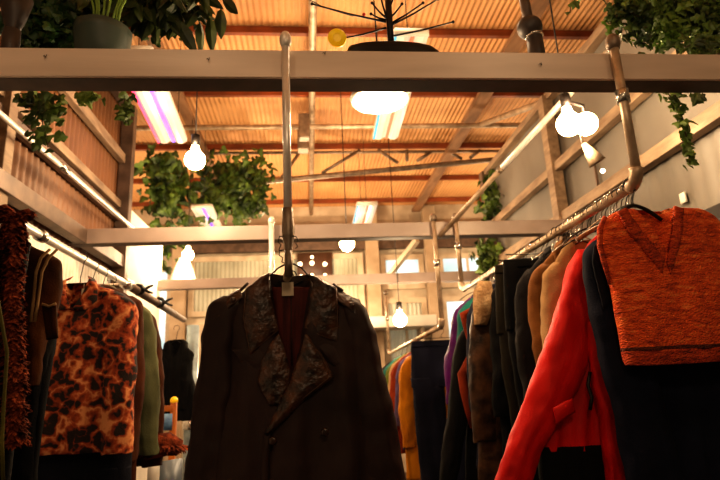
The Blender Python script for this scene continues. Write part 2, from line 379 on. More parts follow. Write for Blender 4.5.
# ------------------------------------------------------------------ generic garments
def jacket(name, label, catg, x, y, z, m, sh=0.21, L=0.68, hem=0.25, dep=0.045, slv=0.58, sdx=0.06, sw=0.062, rot=0.0, collar=None, cuff=None, hanger_kind='wire', seed=1, hook=0.09, nosleeve=False, group=None, hl=None, sdx_r=None, slope=0.16):
    z0 = z-hook+0.004
    t = thing(name, label, catg, (x, y, z0), group); bpy.context.view_layer.update()
    def V(h): return 0.052*max(0, 1-h/0.13)
    def disp(v, sa):
        h = z0 - v.z
        if sa < 0 and h < 0.12 and abs(v.x-x) < V(h): v.y = y + dep*0.3
        return v
    rnd = random.Random(seed); tw = rnd.uniform(-0.02, 0.02)
    rows = [(x, y, z0, 0.050, dep*0.5), (x, y, z0-slope*0.14, 0.085, dep*0.8), (x, y, z0-slope*0.45, sh*0.70, dep*0.9), (x, y, z0-slope, sh*0.95, dep), (x, y, z0-slope-0.10, sh*0.99, dep*1.05),
            (x+tw, y, z0-L*0.65, (sh+hem)/2, dep*1.05), (x+tw*1.5, y, z0-L, hem, dep*0.9)]
    obj('body', loft(B(), rows, 72, 54, 0.010, 0.11, seed, disp=disp, crease=0.003, cs=9), m, t)
    if not nosleeve:
        for s, dx in ((-1, sdx), (1, sdx if sdx_r is None else sdx_r)):
            k = s*(sh-0.055); bend = rnd.uniform(-0.012, 0.012)
            rows = [(x+s*sh*0.52, y, z0-slope*0.42, 0.030, dep*0.6), (x+s*sh*0.66, y, z0-slope*0.66, 0.050, dep*0.9), (x+k, y, z0-slope*1.05, sw, dep*1.02), (x+k+s*dx*0.35, y-0.004, z0-slope-0.13, sw*0.98, dep*1.05),
                    (x+k+s*dx*0.65+bend, y-0.010, z0-slv*0.62, sw*0.92, dep), (x+k+s*dx*0.9, y-0.014, z0-slv*0.88, sw*0.80, dep*0.85), (x+k+s*dx, y-0.015, z0-slv, sw*0.74, dep*0.75)]
            obj('sleeve', loft(B(), rows, 36, 50, 0.003, 0.06, seed+s, crease=0.0045, cs=13), m, t)
            if cuff:
                rows = [(x+k+s*dx, y-0.015, z0-slv+0.012, sw*0.77, dep*0.8), (x+k+s*dx, y-0.015, z0-slv-0.02, sw*0.72, dep*0.76), (x+k+s*dx, y-0.015, z0-slv-0.06, sw*0.66, dep*0.7)]
                obj('cuff', loft(B(), rows, 28, 6, 0.002, 0.02, seed), cuff, t)
    if collar:
        for s in (-1, 1):
            A = [(x+s*0.030, y+0.0, z0+0.03), (x+s*0.045, y-dep*0.6, z0+0.008), (x+s*0.035, y-dep*1.0, z0-0.05), (x+s*0.006, y-dep*1.25, z0-0.115)]
            Bq = [(x+s*0.05, y+0.02, z0+0.02), (x+s*0.085, y-dep*0.8, z0-0.015), (x+s*0.095, y-dep*1.2, z0-0.085), (x+s*0.055, y-dep*1.35, z0-0.125)]
            obj('collar', strip(B(), A, Bq, 8, 0.010, 0.005, seed), collar, t)
    if rot: t.rotation_euler.z = rot
    if hl: hanger(x, y, z, hook, sh*0.75, hl, kind=hanger_kind, m={'wire': M['blackmetal'], 'wood': M['wood'], 'plastic': M['black']}[hanger_kind], rz=rot, drop=slope*0.7)
    return t
def pxr(rows, Y, tail=()):
    out = []
    for py, xl, xr, hd in rows:
        a, b = at(xl, py, Y), at(xr, py, Y); out.append(((a.x+b.x)/2, Y, (a.z+b.z)/2, (b.x-a.x)/2, hd))
    l = out[-1]
    for dx, z, dw, hd in tail: out.append((l[0]+dx, Y, z, l[3]+dw, hd))
    return out
def trousers(name, label, x, y, z, m, w=0.19, L=0.95, dep=0.035, seed=1, waist=None, hook=0.09, rot=0, hl=None, catg='trousers', group=None):
    z0 = z-hook; t = thing(name, label, catg, (x, y, z0), group); bpy.context.view_layer.update()
    rows = [(x, y, z0, w*0.93, dep*0.5), (x, y, z0-0.04, w*0.97, dep*0.8), (x, y, z0-0.2, w*1.04, dep*1.1), (x, y, z0-0.30, w*1.06, dep)]
    obj('seat', loft(B(), rows, 48, 20, 0.006, 0.12, seed, crease=0.004), m, t)
    for s in (-1, 1):
        rows = [(x+s*w*0.53, y, z0-0.24, w*0.52, dep*1.0), (x+s*w*0.52, y, z0-0.5, w*0.48, dep*0.9), (x+s*w*0.50, y, z0-L, w*0.44, dep*0.8)]
        obj('trouser_leg', loft(B(), rows, 32, 30, 0.006, 0.09, seed+s, crease=0.005), m, t)
    rows = [(x, y, z0+0.004, w*0.95, dep*0.62), (x, y, z0-0.036, w*0.98, dep*0.86)]
    obj('waistband', loft(B(), rows, 48, 4, 0, 0.12, seed, crease=0.001), waist or m, t)
    if rot: t.rotation_euler.z = rot
    if hl: hanger(x, y, z, hook*0.7, w*0.9, hl, kind='wire', drop=0.0, rz=rot)
    return t

# ------------------------------------------------------------------ 1. the trench coat in the centre
M['coat'] = cloth('dark_coat_cloth', (62,42,36), (44,30,26), 0.6, 4, bump=0.15, bscale=300, spec=0.25)
M['leather'] = mat('brown_leather', (84,52,32), 0.30, 0, (32,21,15), 26, 0.9, 45, contrast=(0.38,0.66), detail=8)
M['lining'] = cloth('maroon_lining', (110,48,38), (74,32,26), 0.5, 10, stretch=(6,1,0.6))
M['button'] = mat('brown_button', (58,34,22), 0.25, 0, (30,18,12), 30)
CY = 1.68
coat = thing('trench_coat', 'dark brown trench coat with creased leather collar and lapels hanging in the centre', 'coat', at(290,290,CY)); bpy.context.view_layer.update()
def row(py, xl, xr, hd, dy=0):
    a, b = at(xl, py, CY), at(xr, py, CY); return ((a.x+b.x)/2, CY+dy, (a.z+b.z)/2, (b.x-a.x)/2, hd)
cz0 = at(290,278,CY).z; ccx = at(291,330,CY).x
def cdisp(v, sa):
    h = cz0 - v.z; e = ccx
    if sa < 0 and h < 0.32:
        half = 0.060*max(0, 1-(h/0.37)**2)
        f = max(0, min(1, (half-abs(v.x-e))/0.02)); v.y += f*0.045
    return v
rows = [row(279,267,314,0.020), row(283,258,324,0.03), row(292,242,342,0.043), row(306,226,356,0.055), row(322,218,366,0.062), row(350,220,368,0.067), row(400,216,378,0.07), row(450,212,386,0.072), row(480,208,391,0.074)]
lastc = rows[-1]
rows += [(lastc[0], CY, 0.95, 0.30, 0.08), (lastc[0], CY, 0.70, 0.34, 0.085)]
obj('body', loft(B(), rows, 120, 110, 0.012, 0.15, 3, disp=cdisp, crease=0.004), M['coat'], coat)
sl = [row(296,222,248,0.03), row(306,209,246,0.05), row(322,204,242,0.058), row(350,200,238,0.06), row(400,193,234,0.058), row(440,188,230,0.056), row(480,183,226,0.054)]
sl += [(sl[-1][0]-0.012, CY, 0.98, 0.058, 0.05)]
obj('sleeve', loft(B(), sl, 44, 60, 0.005, 0.08, 5, crease=0.006, cs=9), M['coat'], coat)
sr = [row(298,335,358,0.03), row(308,336,364,0.05), row(326,340,371,0.058), row(350,345,378,0.06), row(400,352,391,0.06), row(440,358,399,0.058), row(480,364,406,0.056)]
sr += [(sr[-1][0]+0.02, CY, 0.98, 0.058, 0.05)]
obj('sleeve', loft(B(), sr, 44, 60, 0.005, 0.08, 8, crease=0.006, cs=9), M['coat'], coat)
# lining seen in the V
yl = CY-0.030
obj('lining', strip(B(), pxl([(272,287),(276,320),(283,350),(290,378)], yl), pxl([(311,287),(308,320),(302,350),(296,378)], yl), 10, 0.003, 0.004, 2, 0.0015, 30), M['lining'], coat)
bm = B(); tube(bm, [at(291,290,yl-0.006), at(291.5,330,yl-0.007), at(292,365,yl-0.007)], 0.0016, 6); obj('lining_seam', bm, M['coat'], coat)
# collar wings, lapels, storm flap
yf = CY-0.052
def cflap(name, A, Bq, dy, mm, bulge=0.012, along=26, seed=1, ns=0.003, stitch=True, th=0.005):
    a = pxl(A, yf+dy); b = pxl(Bq, yf+dy)
    o = obj(name, strip(B(), a, b, 14, bulge, th, seed, ns, along), mm, coat)
    return o
def edge_stitch(pts, dy, r=0.0012):
    bm = B(); tube(bm, pxl(pts, yf+dy), r, 6); obj('edge_stitching', bm, M['stitch'], coat)
M['stitch'] = mat('dark_stitch', (92,62,40), 0.5)
cflap('collar', [(270,273),(268,284),(271,300),(279,330)], [(262,276),(246,289),(242,318),(250,356)], -0.004, M['leather'], 0.016, seed=3)
cflap('collar', [(309,274),(313,284),(310,303),(304,328)], [(318,277),(337,288),(339,315),(339,344)], -0.004, M['leather'], 0.016, seed=6)
obj('collar_stand', strip(B(), pxl([(270,273),(290,277),(310,274)], CY-0.005), pxl([(270,286),(290,291),(311,286)], CY+0.0), 6, 0.004, 0.005, 4), M['coat'], coat)
lap = cflap('lapel', [(279,333),(286,352),(291,375),(288,404)], [(275,338),(262,358),(257,384),(270,406)], -0.012, M['leather'], 0.010, seed=9)
cflap('storm_flap', [(246,350),(262,345),(270,344)], [(232,350),(246,374),(262,378)], -0.004, M['coat'], 0.006, seed=14)
cflap('lapel', [(305,334),(300,352),(290,382),(277,408),(264,434)], [(309,337),(324,357),(334,377),(304,401),(268,436)], -0.026, M['leather'], 0.018, seed=12)
cflap('storm_flap', [(309,337),(322,342),(340,345)], [(328,362),(336,368),(352,372)], -0.006, M['coat'], 0.006, seed=13)
edge_stitch([(307,338),(322,357),(331,376),(302,399),(267,433)], -0.038)
edge_stitch([(246,290),(243.5,318),(250,353),(265,341),(278,330)], -0.012)
edge_stitch([(336,289),(337.5,315),(337,341),(320,335),(305,327)], -0.012)
cflap('front_edge', [(264,432),(262,455),(260,482),(256,560)], [(271,432),(269,455),(268,482),(266,560)], -0.026, M['coat'], 0.006, seed=15)
# epaulettes
for A, Bq, bx in (([(240,288),(226,297),(212,308)], [(243,297),(231,307),(217,318)], (233,300)), ([(338,289),(352,297),(366,311)], [(334,298),(347,307),(361,320)], (352,305))):
    a = pxl(A, CY-0.03); b = pxl(Bq, CY-0.058)
    e = obj('epaulette', strip(B(), a, b, 6, 0.008, 0.007, 3, 0.002, 12), M['leather'], coat)
    bp = at(*bx, CY-0.072); bm = B(); sphere(bm, bp, 0.008, (1,0.5,1)); o = obj('button', bm, M['button'], e)
for bx in ((325,432), (273,441), (268,488), (330,492)):
    bp = at(*bx, CY-0.093); bm = B(); lathe(bm, [(0.001,0.006),(0.006,0.0065),(0.0105,0.004),(0.0115,0),(0.009,-0.004),(0.001,-0.004)], bp, 20, (0,-1,0.05)); obj('button', bm, M['button'], coat)
# belt loops / shoulder tabs
for a, b in (((248,283),(238,293)), ((333,284),(343,291))):
    obj('shoulder_loop', tube(B(), [at(*a, CY-0.03), at(*b, CY-0.035)], 0.0045, 8), M['leather'], coat)
obj('hang_loop', tube(B(), [at(279,281,CY-0.01), at(290,286,CY-0.014), at(303,281,CY-0.01)], 0.002, 6), M['black'], coat)
# its paper tag
tg = thing('price_tag', 'small blank cream tag hanging at the neck of the dark trench coat', 'tag', at(288,288,CY-0.04)); bpy.context.view_layer.update()
bm = B(); box(bm, at(282,296,CY-0.045), at(293.5,282,CY-0.044)); obj('card', bm, M['tag'], tg, False)
obj('string', tube(B(), [at(288,283,CY-0.042), at(288,277,CY-0.03), at(289,272,CY-0.02)], 0.0008, 6), M['tag'], tg)
# hanger of the coat: round wire head
hz = at(290,264,CY).z; hx = at(290,264,CY).x
hg = thing('coat_hanger', 'black wire hanger arching out of the collar of the dark trench coat', 'hanger', (hx, CY, hz)); bpy.context.view_layer.update()
obj('hook', tube(B(), [(hx+0.02*math.cos(a), CY, 1.682+0.02*math.sin(a)) for a in [math.radians(q) for q in range(200,-50,-20)]] + [(hx+0.002, CY, hz-0.012), (hx, CY, hz-0.03)], 0.002, 8), M['blackmetal'], hg)
obj('shoulder_bar', tube(B(), [at(a, b, CY-0.015) for a, b in ((244,292),(258,283),(272,274),(278,268),(286,264),(294,264),(302,268),(308,275),(322,284),(336,290))], 0.0028, 8), M['blackmetal'], hg)
for i in range(5):
    hanger(-0.058-0.010*i, 1.76+i*0.09, 1.675, 0.035, 0.15, 'bare black wire hanger crowded behind the dark trench coat', group='wire hangers bunched on the centre rail', rr=0.012, drop=0.05)
# hooks chained round the upright pipe
for i, (a, b) in enumerate((((281,238),(280,250)), ((295,238),(297,247)), ((281,252),(283,262)))):
    p, q = at(*a, 1.555), at(*b, 1.555); mid = (p+q)/2; s = -1 if a[0] < 288 else 1
    bm = B(); tube(bm, [p+Vector((0.008*-s,0,0.006)), p+Vector((s*0.004,-0.002,0.004)), p.lerp(q,0.35)+Vector((s*0.007,-0.004,0)), p.lerp(q,0.6)+Vector((-s*0.002,-0.004,0)), q+Vector((s*0.003,-0.003,0)), q+Vector((-s*0.005,0,-0.004))], 0.0016, 6)
    tag(obj('wire_hook', bm, M['blackmetal']), 'twisted black wire hook clipped to the upright pipe above the trench coat', 'hook', 'wire hooks on the upright pipe')

# ------------------------------------------------------------------ 2. sweater vest
def knit(name, c1, c2, c3):
    m = bpy.data.materials.new(name); m.use_nodes = True; nt = m.node_tree; b = nt.nodes['Principled BSDF']; L = nt.links.new
    tc = nt.nodes.new('ShaderNodeTexCoord'); mp = nt.nodes.new('ShaderNodeMapping'); mp.inputs['Scale'].default_value = (0.8,0.4,3.2); L(tc.outputs['Object'], mp.inputs[0])
    n = nt.nodes.new('ShaderNodeTexNoise'); n.inputs['Scale'].default_value = 26; n.inputs['Detail'].default_value = 8; n.inputs['Roughness'].default_value = 0.75; L(mp.outputs[0], n.inputs['Vector'])
    r = nt.nodes.new('ShaderNodeValToRGB'); e = r.color_ramp.elements; e[0].position = 0.36; e[0].color = lin(c2); e[1].position = 0.52; e[1].color = lin(c1); k = e.new(0.66); k.color = lin(c3)
    L(n.outputs[0], r.inputs[0]); L(r.outputs[0], b.inputs['Base Color']); b.inputs['Roughness'].default_value = 0.95
    w = nt.nodes.new('ShaderNodeTexVoronoi'); w.inputs['Scale'].default_value = 150; mp2 = nt.nodes.new('ShaderNodeMapping'); mp2.inputs['Scale'].default_value = (1,0.5,1.5); L(tc.outputs['Object'], mp2.inputs[0]); L(mp2.outputs[0], w.inputs['Vector'])
    bp = nt.nodes.new('ShaderNodeBump'); bp.inputs['Strength'].default_value = 0.9; bp.inputs['Distance'].default_value = 0.006; bp.invert = True
    L(w.outputs['Distance'], bp.inputs['Height']); L(bp.outputs[0], b.inputs['Normal'])
    return m
M['knit'] = knit('orange_knit', (232,92,34), (150,52,26), (246,140,72))
M['knit_dark'] = knit('dark_orange_knit', (190,66,26), (104,38,24), (214,100,48))
M['knit_line'] = knit('brown_knit', (96,40,22), (52,24,18), (120,56,30))
SY = 1.60
vx = at(663,230,SY).x
vest = thing('knitted_vest', 'chunky orange-red marled knit V-neck vest on the nearest hanger at right', 'sweater vest', (vx, SY, at(660,212,SY).z)); bpy.context.view_layer.update()
def vrow(py, xl, hd, xr=None):
    a = at(xl, py, SY); w = (vx-a.x) if xr is None else (at(xr, py, SY).x-a.x)/2
    return (a.x+w, SY, a.z - (0.0), w, hd)
vz = at(660,212,SY).z; vzb = at(668,262,SY).z; vcx = at(651,230,SY).x; vbx = at(667,262,SY).x
def vdisp(v, sa):
    f0 = (vz+0.02-v.z)/(vz+0.02-vzb)
    if sa < 0 and f0 < 1:
        c = vcx + (vbx-vcx)*max(0, f0); half = 0.062*(1-max(0, f0))**0.8
        g = max(0, min(1, (half-abs(v.x-c))/0.006)); v.y += g*0.045
    return v
rows = [vrow(210,632,0.016,700), vrow(213,615,0.026,706), vrow(219,606,0.036,715), vrow(229,601,0.043,722), vrow(245,601,0.045,728), vrow(262,605,0.045,728), vrow(285,611,0.048), vrow(320,618,0.050), vrow(345,622,0.050), vrow(364,626,0.046)]
obj('body', loft(B(), rows, 220, 120, 0.006, 0.16, 2, disp=vdisp, crease=0.0025), M['knit'], vest)
obj('back_neck', strip(B(), pxl([(628,212),(650,214),(674,211)], SY+0.03), pxl([(628,219),(650,221),(674,218)], SY+0.025), 6, 0.004, 0.012, 3, 0.002, 24), M['knit_dark'], vest)
for A, Bq in (([(675,206),(673,232),(667,262)], [(684,208),(682,236),(671,274)]), ([(626,208),(640,228),(664,258)], [(618,211),(632,236),(663,274)])):
    obj('neck_trim', strip(B(), pxl(A, SY-0.045), pxl(Bq, SY-0.047), 6, 0.006, 0.010, 2, 0.003, 34), M['knit_dark'], vest)
rows = [vrow(352,623,0.054), vrow(360,624.5,0.055), vrow(366,626.5,0.050)]
obj('hem_band', loft(B(), rows, 110, 8, 0.007, 0.16, 2, crease=0.002), M['knit_dark'], vest)
obj('hem_stripe', loft(B(), [vrow(348.5,622.3,0.0545), vrow(350.5,622.6,0.055), vrow(352,622.9,0.0545)], 110, 4, 0.007, 0.16, 2, crease=0.002), M['knit_line'], vest)
for s in (-1, 1):
    pts = pxl([(605,217),(600,229),(600,246),(604,262),(610,285)] if s < 0 else [(711,217),(722,228),(729,245),(729,262),(727,285)], SY-0.005)
    obj('armhole_trim', tube(B(), pts, [0.007,0.009,0.009,0.008,0.004], 10), M['knit_dark'], vest)
hanger(1.035, SY-0.005, 1.93, 0.068, 0.085, 'thick black plastic hanger holding the orange knit vest', M['black'], 'plastic', 0.0185, None, 0.05)

# ------------------------------------------------------------------ 3. garments of the right rail
M['navy'] = cloth('navy_cloth', (36,40,60), (24,27,42)); M['navy_lt'] = cloth('dark_slate_cloth', (36,38,50), (26,28,38))
M['redc'] = cloth('red_nylon', (255,26,12), (235,18,10), 0.55, 6, bump=0.1, spec=0.2); M['blackc'] = cloth('black_cloth', (20,19,20), (13,12,13))
M['blk_green'] = cloth('blackish_rib', (26,28,22)); M['creamc'] = cloth('cream_cloth', (206,166,118), (180,140,94)); M['camel'] = cloth('camel_cloth', (152,100,50), (124,78,38))
M['denim'] = cloth('dark_denim', (38,34,34), (22,20,22)); M['olive_d'] = cloth('dark_olive_cloth', (44,38,28)); M['shear'] = cloth('brown_distressed_leather', (92,62,40), (40,27,20), 0.5, 14, bump=0.5, bscale=40)
M['fleece'] = cloth('cream_fleece', (214,178,134), (170,130,90), 0.95, 20, bump=0.9, bscale=90); M['purple'] = cloth('purple_cloth', (112,28,124), (80,18,92), 0.5); M['teal'] = cloth('teal_cloth', (40,130,120), (24,92,88))
M['rust'] = cloth('rust_cloth', (170,66,30), (120,42,20)); M['jean'] = cloth('blue_denim', (32,34,54), (22,24,40)); M['yel'] = cloth('mustard_cloth', (232,150,20), (206,124,14), 0.7)
M['lav'] = cloth('lavender_cloth', (110,92,130)); M['grn'] = cloth('moss_cloth', (130,140,60)); M['brownc'] = cloth('brown_cloth', (96,52,28), (64,34,20)); M['sage'] = cloth('sage_cloth', (124,128,92), (96,100,70))
RZ = 1.93
def rxx(y): return 1.05 - 0.015*(y-1.57)
J = jacket
nv = thing('coat', 'long dark navy coat hanging directly behind the orange knit vest', 'coat', (1.05,1.72,1.82)); bpy.context.view_layer.update()
NY = 1.72
obj('body', loft(B(), pxr([(240,632,668,0.02),(246,618,690,0.035),(262,600,715,0.04),(300,598,735,0.042),(360,612,750,0.045),(420,622,765,0.045),(480,632,775,0.045)], NY, ((0,0.8,0.02,0.05),)), 90, 70, 0.012, 0.12, 4, crease=0.003), M['navy'], nv)
obj('sleeve', loft(B(), pxr([(238,601,628,0.02),(246,589,628,0.035),(262,583,626,0.042),(300,588,630,0.045),(340,596,640,0.046),(400,612,662,0.046),(440,620,672,0.044),(480,628,684,0.042)], NY-0.035, ((0.02,0.98,-0.004,0.04),)), 40, 60, 0.005, 0.07, 5, crease=0.004, cs=11), M['navy'], nv)
obj('collar', strip(B(), pxl([(600,238),(603,258),(612,300)], NY-0.085), pxl([(594,246),(592,262),(604,310)], NY-0.088), 6, 0.008, 0.005, 4), M['navy_lt'], nv)
hanger(1.047, NY, 1.93, 0.085, 0.15, 'wooden hanger inside the dark navy coat behind the vest', M['wood'], 'wood')
RY = 1.86
rj = thing('anorak', 'bright red anorak with black ribbed waistband hanging next to navy coat', 'jacket', (1.045,RY,1.84)); bpy.context.view_layer.update()
obj('body', loft(B(), pxr([(236,596,628,0.02),(244,588,640,0.034),(262,578,655,0.042),(290,570,660,0.045),(330,560,665,0.046),(380,548,668,0.048),(420,540,668,0.050),(447,538,668,0.048)], RY, ()), 90, 80, 0.010, 0.10, 11, crease=0.004, cs=8), M['redc'], rj)
obj('sleeve', loft(B(), pxr([(250,577,600,0.022),(266,568,602,0.038),(290,561,602,0.045),(320,553,598,0.048),(350,543,592,0.050),(390,528,576,0.050),(425,514,556,0.046),(455,504,540,0.042),(482,496,530,0.040)], RY-0.03, ((-0.03,0.98,-0.01,0.036),)), 44, 80, 0.004, 0.08, 12, crease=0.0042, cs=12), M['redc'], rj)
obj('sleeve', loft(B(), pxr([(322,588,604,0.012),(345,588,612,0.028),(380,592,616,0.030),(420,600,622,0.030),(480,607,630,0.028)], RY-0.075, ((0.02,0.98,0.0,0.026),)), 32, 50, 0.003, 0.06, 13, crease=0.005, cs=15), M['redc'], rj)
obj('waistband', loft(B(), pxr([(443,539,668,0.058),(462,538,668,0.056),(482,540,668,0.054)], RY, ((0,1.0,0,0.04),)), 72, 14, 0.008, 0.05, 3, crease=0.001), M['blk_green'], rj)
obj('pocket_flap', strip(B(), pxl([(553,408),(572,398)], RY-0.09), pxl([(556,424),(575,412)], RY-0.09), 6, 0.008, 0.004), M['redc'], rj)
obj('zip', tube(B(), pxl([(590,372),(588,385),(592,398),(590,410)], RY-0.09), 0.006, 8), M['black'], rj)
hanger(1.045, RY, 1.93, 0.08, 0.14, 'wire hanger inside the bright red anorak')
J('shirt', 'cream fleece jacket whose sleeve edge shows behind the red anorak', 'jacket', 1.04, 1.955, RZ, M['creamc'], sh=0.18, L=0.72, hem=0.20, slv=0.66, sdx=0.05, seed=5, dep=0.035, slope=0.20, hl='wire hanger inside the cream jacket behind the red anorak')
J('jacket', 'camel corduroy work jacket with broad collar between cream and black garments', 'jacket', 1.04, 2.05, RZ, M['camel'], sh=0.19, L=0.78, hem=0.21, slv=0.66, sdx=0.03, seed=6, dep=0.035, slope=0.17, collar=M['camel'], hl='wooden hanger inside the camel jacket', hanger_kind='wood')
J('jacket', 'black denim jacket with bent sleeve beside the camel work jacket', 'jacket', 1.035, 2.15, RZ, M['denim'], sh=0.195, L=0.74, hem=0.22, slv=0.62, sdx=0.04, seed=7, dep=0.04, collar=M['denim'], hl='wire hanger inside the black denim jacket')
trousers('trousers', 'black wide trousers clipped flat at the waist, nearest on the right rail', 1.035, 2.27, RZ, M['blackc'], w=0.205, L=1.05, seed=2, hl='clip hanger holding the black wide trousers')
trousers('trousers', 'dark olive trousers with brown side seams just past the black trousers', 1.03, 2.38, RZ, M['olive_d'], w=0.20, L=1.05, seed=3, hl='clip hanger holding the dark olive trousers')
J('coat', 'black coat hanging between dark olive trousers and distressed leather coat', 'coat', 1.03, 2.50, RZ, M['blackc'], sh=0.18, L=1.0, hem=0.20, slv=0.65, seed=8, dep=0.04, hl='wire hanger inside the black coat on the right rail')
sc = J('coat', 'distressed brown leather coat with cream fleece yoke on the right rail', 'coat', 1.03, 2.62, RZ-0.02, M['shear'], sh=0.225, L=1.05, hem=0.30, slv=0.74, sdx=0.075, sw=0.075, seed=9, dep=0.05, collar=M['fleece'], hl='wooden hanger inside the distressed leather coat', hanger_kind='wood')
obj('fleece_edge', loft(B(), [(0.85,2.565,1.80,0.03,0.02),(0.83,2.56,1.74,0.045,0.03),(0.815,2.555,1.66,0.045,0.03),(0.80,2.56,1.60,0.03,0.02)], 24, 16, 0.003, 0.05, 4), M['fleece'], sc)
J('jacket', 'dark navy jacket hanging past the distressed leather coat', 'jacket', 1.03, 2.76, RZ, M['navy'], sh=0.215, L=0.9, hem=0.25, slv=0.64, seed=12, dep=0.045, collar=M['navy'], hl='wire hanger inside the dark navy jacket on the right rail')
vv = J('waistcoat', 'black embroidered waistcoat with curved orange trimmed front edge', 'waistcoat', 1.03, 2.90, RZ-0.02, M['blackc'], sh=0.18, L=1.0, hem=0.27, slv=0.95, sdx=0.24, sw=0.06, seed=13, dep=0.05, hl='wire hanger inside the orange trimmed waistcoat')
def P2(l, y): return [at(a, b, y) for a, b in l]
obj('edge_trim', tube(B(), P2([(484,303),(474,309),(463,315),(466,325),(470,340),(471,355),(466,368),(462,374),(464,390),(468,410),(472,428)], 2.815), [0.014,0.016,0.02,0.018,0.016,0.02,0.024,0.024,0.022,0.018,0.010], 12), M['rust'], vv)
J('shirt', 'teal shirt squeezed between orange trimmed waistcoat and purple shirt', 'shirt', 1.03, 3.02, RZ, M['teal'], sh=0.20, L=0.55, hem=0.21, slv=0.6, seed=14, dep=0.04, collar=M['teal'], hl='wire hanger inside the teal shirt')
J('shirt', 'shiny purple shirt near the far end of the right rail', 'shirt', 1.03, 3.14, RZ, M['purple'], sh=0.215, L=0.60, hem=0.25, slv=0.62, sdx=0.09, sw=0.05, seed=15, dep=0.04, collar=M['purple'], hl='wire hanger inside the purple shirt')
for i, y in enumerate((1.625, 1.645, 1.69, 1.735, 1.79, 1.82, 1.91, 2.01, 2.12, 2.17, 1.66, 1.76, 1.89, 1.98, 2.09, 2.21, 2.33, 2.44, 2.56, 2.69, 2.83, 2.96, 3.07, 3.18, 3.32)):
    hanger(rxx(y), y, RZ, 0.055+0.01*(i%3), 0.10, 'spare wire hanger with thin shiny hook squeezed between garments on the right rail', M['bright'] if i % 2 else M['blackmetal'], 'wire', 0.0185, 'spare hangers on the right rail', 0.05)

# ------------------------------------------------------------------ 4. second right rail
R2 = 1.70
trousers('jeans', 'dark blue jeans clipped flat at the waist at the near end of the lower rail', 0.905, 3.80, R2-0.01, M['jean'], w=0.22, L=1.05, seed=21, hook=0.07, hl='clip hanger holding the dark blue jeans', catg='jeans', dep=0.05)
J('coat', 'plain mustard yellow coat hanging behind the dark blue jeans', 'coat', 0.90, 4.15, R2, M['yel'], sh=0.235, L=0.92, hem=0.27, slv=0.7, sdx=0.03, seed=22, hl='wire hanger inside the mustard coat')
J('shirt', 'muted lavender shirt beside the mustard yellow coat', 'shirt', 0.905, 4.42, R2, M['lav'], sh=0.22, L=0.75, hem=0.24, slv=0.58, seed=23, hl='wire hanger inside the lavender shirt')
J('jacket', 'rust brown jacket on the lower rail past the lavender shirt', 'jacket', 0.91, 4.66, R2, M['rust'], sh=0.235, L=0.8, hem=0.26, slv=0.6, seed=24, hl='wire hanger inside the rust jacket')
J('shirt', 'cream shirt on the lower rail past the rust brown jacket', 'shirt', 0.915, 4.88, R2, M['creamc'], sh=0.225, L=0.7, hem=0.25, slv=0.58, seed=25, hl='wire hanger inside the cream shirt on the lower rail')
J('shirt', 'moss green shirt on the lower rail', 'shirt', 0.92, 5.10, R2, M['grn'], sh=0.23, L=0.7, hem=0.25, slv=0.58, seed=26, hl='wire hanger inside the moss green shirt')
J('shirt', 'pale teal shirt near the far end of the lower rail', 'shirt', 0.925, 5.35, R2, M['teal'], sh=0.23, L=0.7, hem=0.25, slv=0.58, seed=27, hl='wire hanger inside the pale teal shirt')
J('coat', 'black coat at the far end of the lower rail', 'coat', 0.935, 5.7, R2, M['blackc'], sh=0.24, L=0.9, hem=0.27, slv=0.6, seed=28, hl='wire hanger inside the far black coat')

# ------------------------------------------------------------------ 5. left rail
def leopard():
    m = bpy.data.materials.new('leopard_spot_cloth'); m.use_nodes = True; nt = m.node_tree; b = nt.nodes['Principled BSDF']; L = nt.links.new
    tc = nt.nodes.new('ShaderNodeTexCoord'); n = nt.nodes.new('ShaderNodeTexNoise'); n.inputs['Scale'].default_value = 12; n.inputs['Detail'].default_value = 3
    L(tc.outputs['Object'], n.inputs['Vector'])
    mx = nt.nodes.new('ShaderNodeMixRGB'); mx.blend_type = 'ADD'; mx.inputs[0].default_value = 0.16; L(tc.outputs['Object'], mx.inputs[1]); L(n.outputs['Color'], mx.inputs[2])
    v = nt.nodes.new('ShaderNodeTexVoronoi'); v.inputs['Scale'].default_value = 21; L(mx.outputs[0], v.inputs['Vector'])
    r = nt.nodes.new('ShaderNodeValToRGB'); e = r.color_ramp.elements; r.color_ramp.interpolation = 'LINEAR'
    e[0].position = 0.0; e[0].color = lin((26,16,14)); e[1].position = 0.40; e[1].color = lin((34,20,16))
    for p, c in ((0.46,(112,42,16)),(0.62,(162,68,26)),(0.82,(220,150,96))): k = e.new(p); k.color = lin(c)
    L(v.outputs['Distance'], r.inputs[0])
    L(r.outputs[0], b.inputs['Base Color']); b.inputs['Roughness'].default_value = 0.9
    bp = nt.nodes.new('ShaderNodeBump'); n2 = nt.nodes.new('ShaderNodeTexNoise'); n2.inputs['Scale'].default_value = 200; L(tc.outputs['Object'], n2.inputs['Vector']); bp.inputs['Strength'].default_value = 0.4; bp.inputs['Distance'].default_value = 0.005
    L(n2.outputs[0], bp.inputs['Height']); L(bp.outputs[0], b.inputs['Normal'])
    return m
M['leo'] = leopard()
LX = -0.96
M['drk'] = cloth('charcoal_cloth', (20,20,22), (13,13,14)); M['cord'] = M['cord']
M['olb'] = cloth('olive_brown_cloth', (74,38,8), (36,20,8), 0.85, 8, spec=0.05); M['lime'] = cloth('yellow_green_piping', (128,120,50)); M['beige'] = cloth('beige_piping', (206,164,112))
M['shag'] = cloth('rust_shag', (176,84,48), (92,40,24), 0.95, 30, bump=0.8)
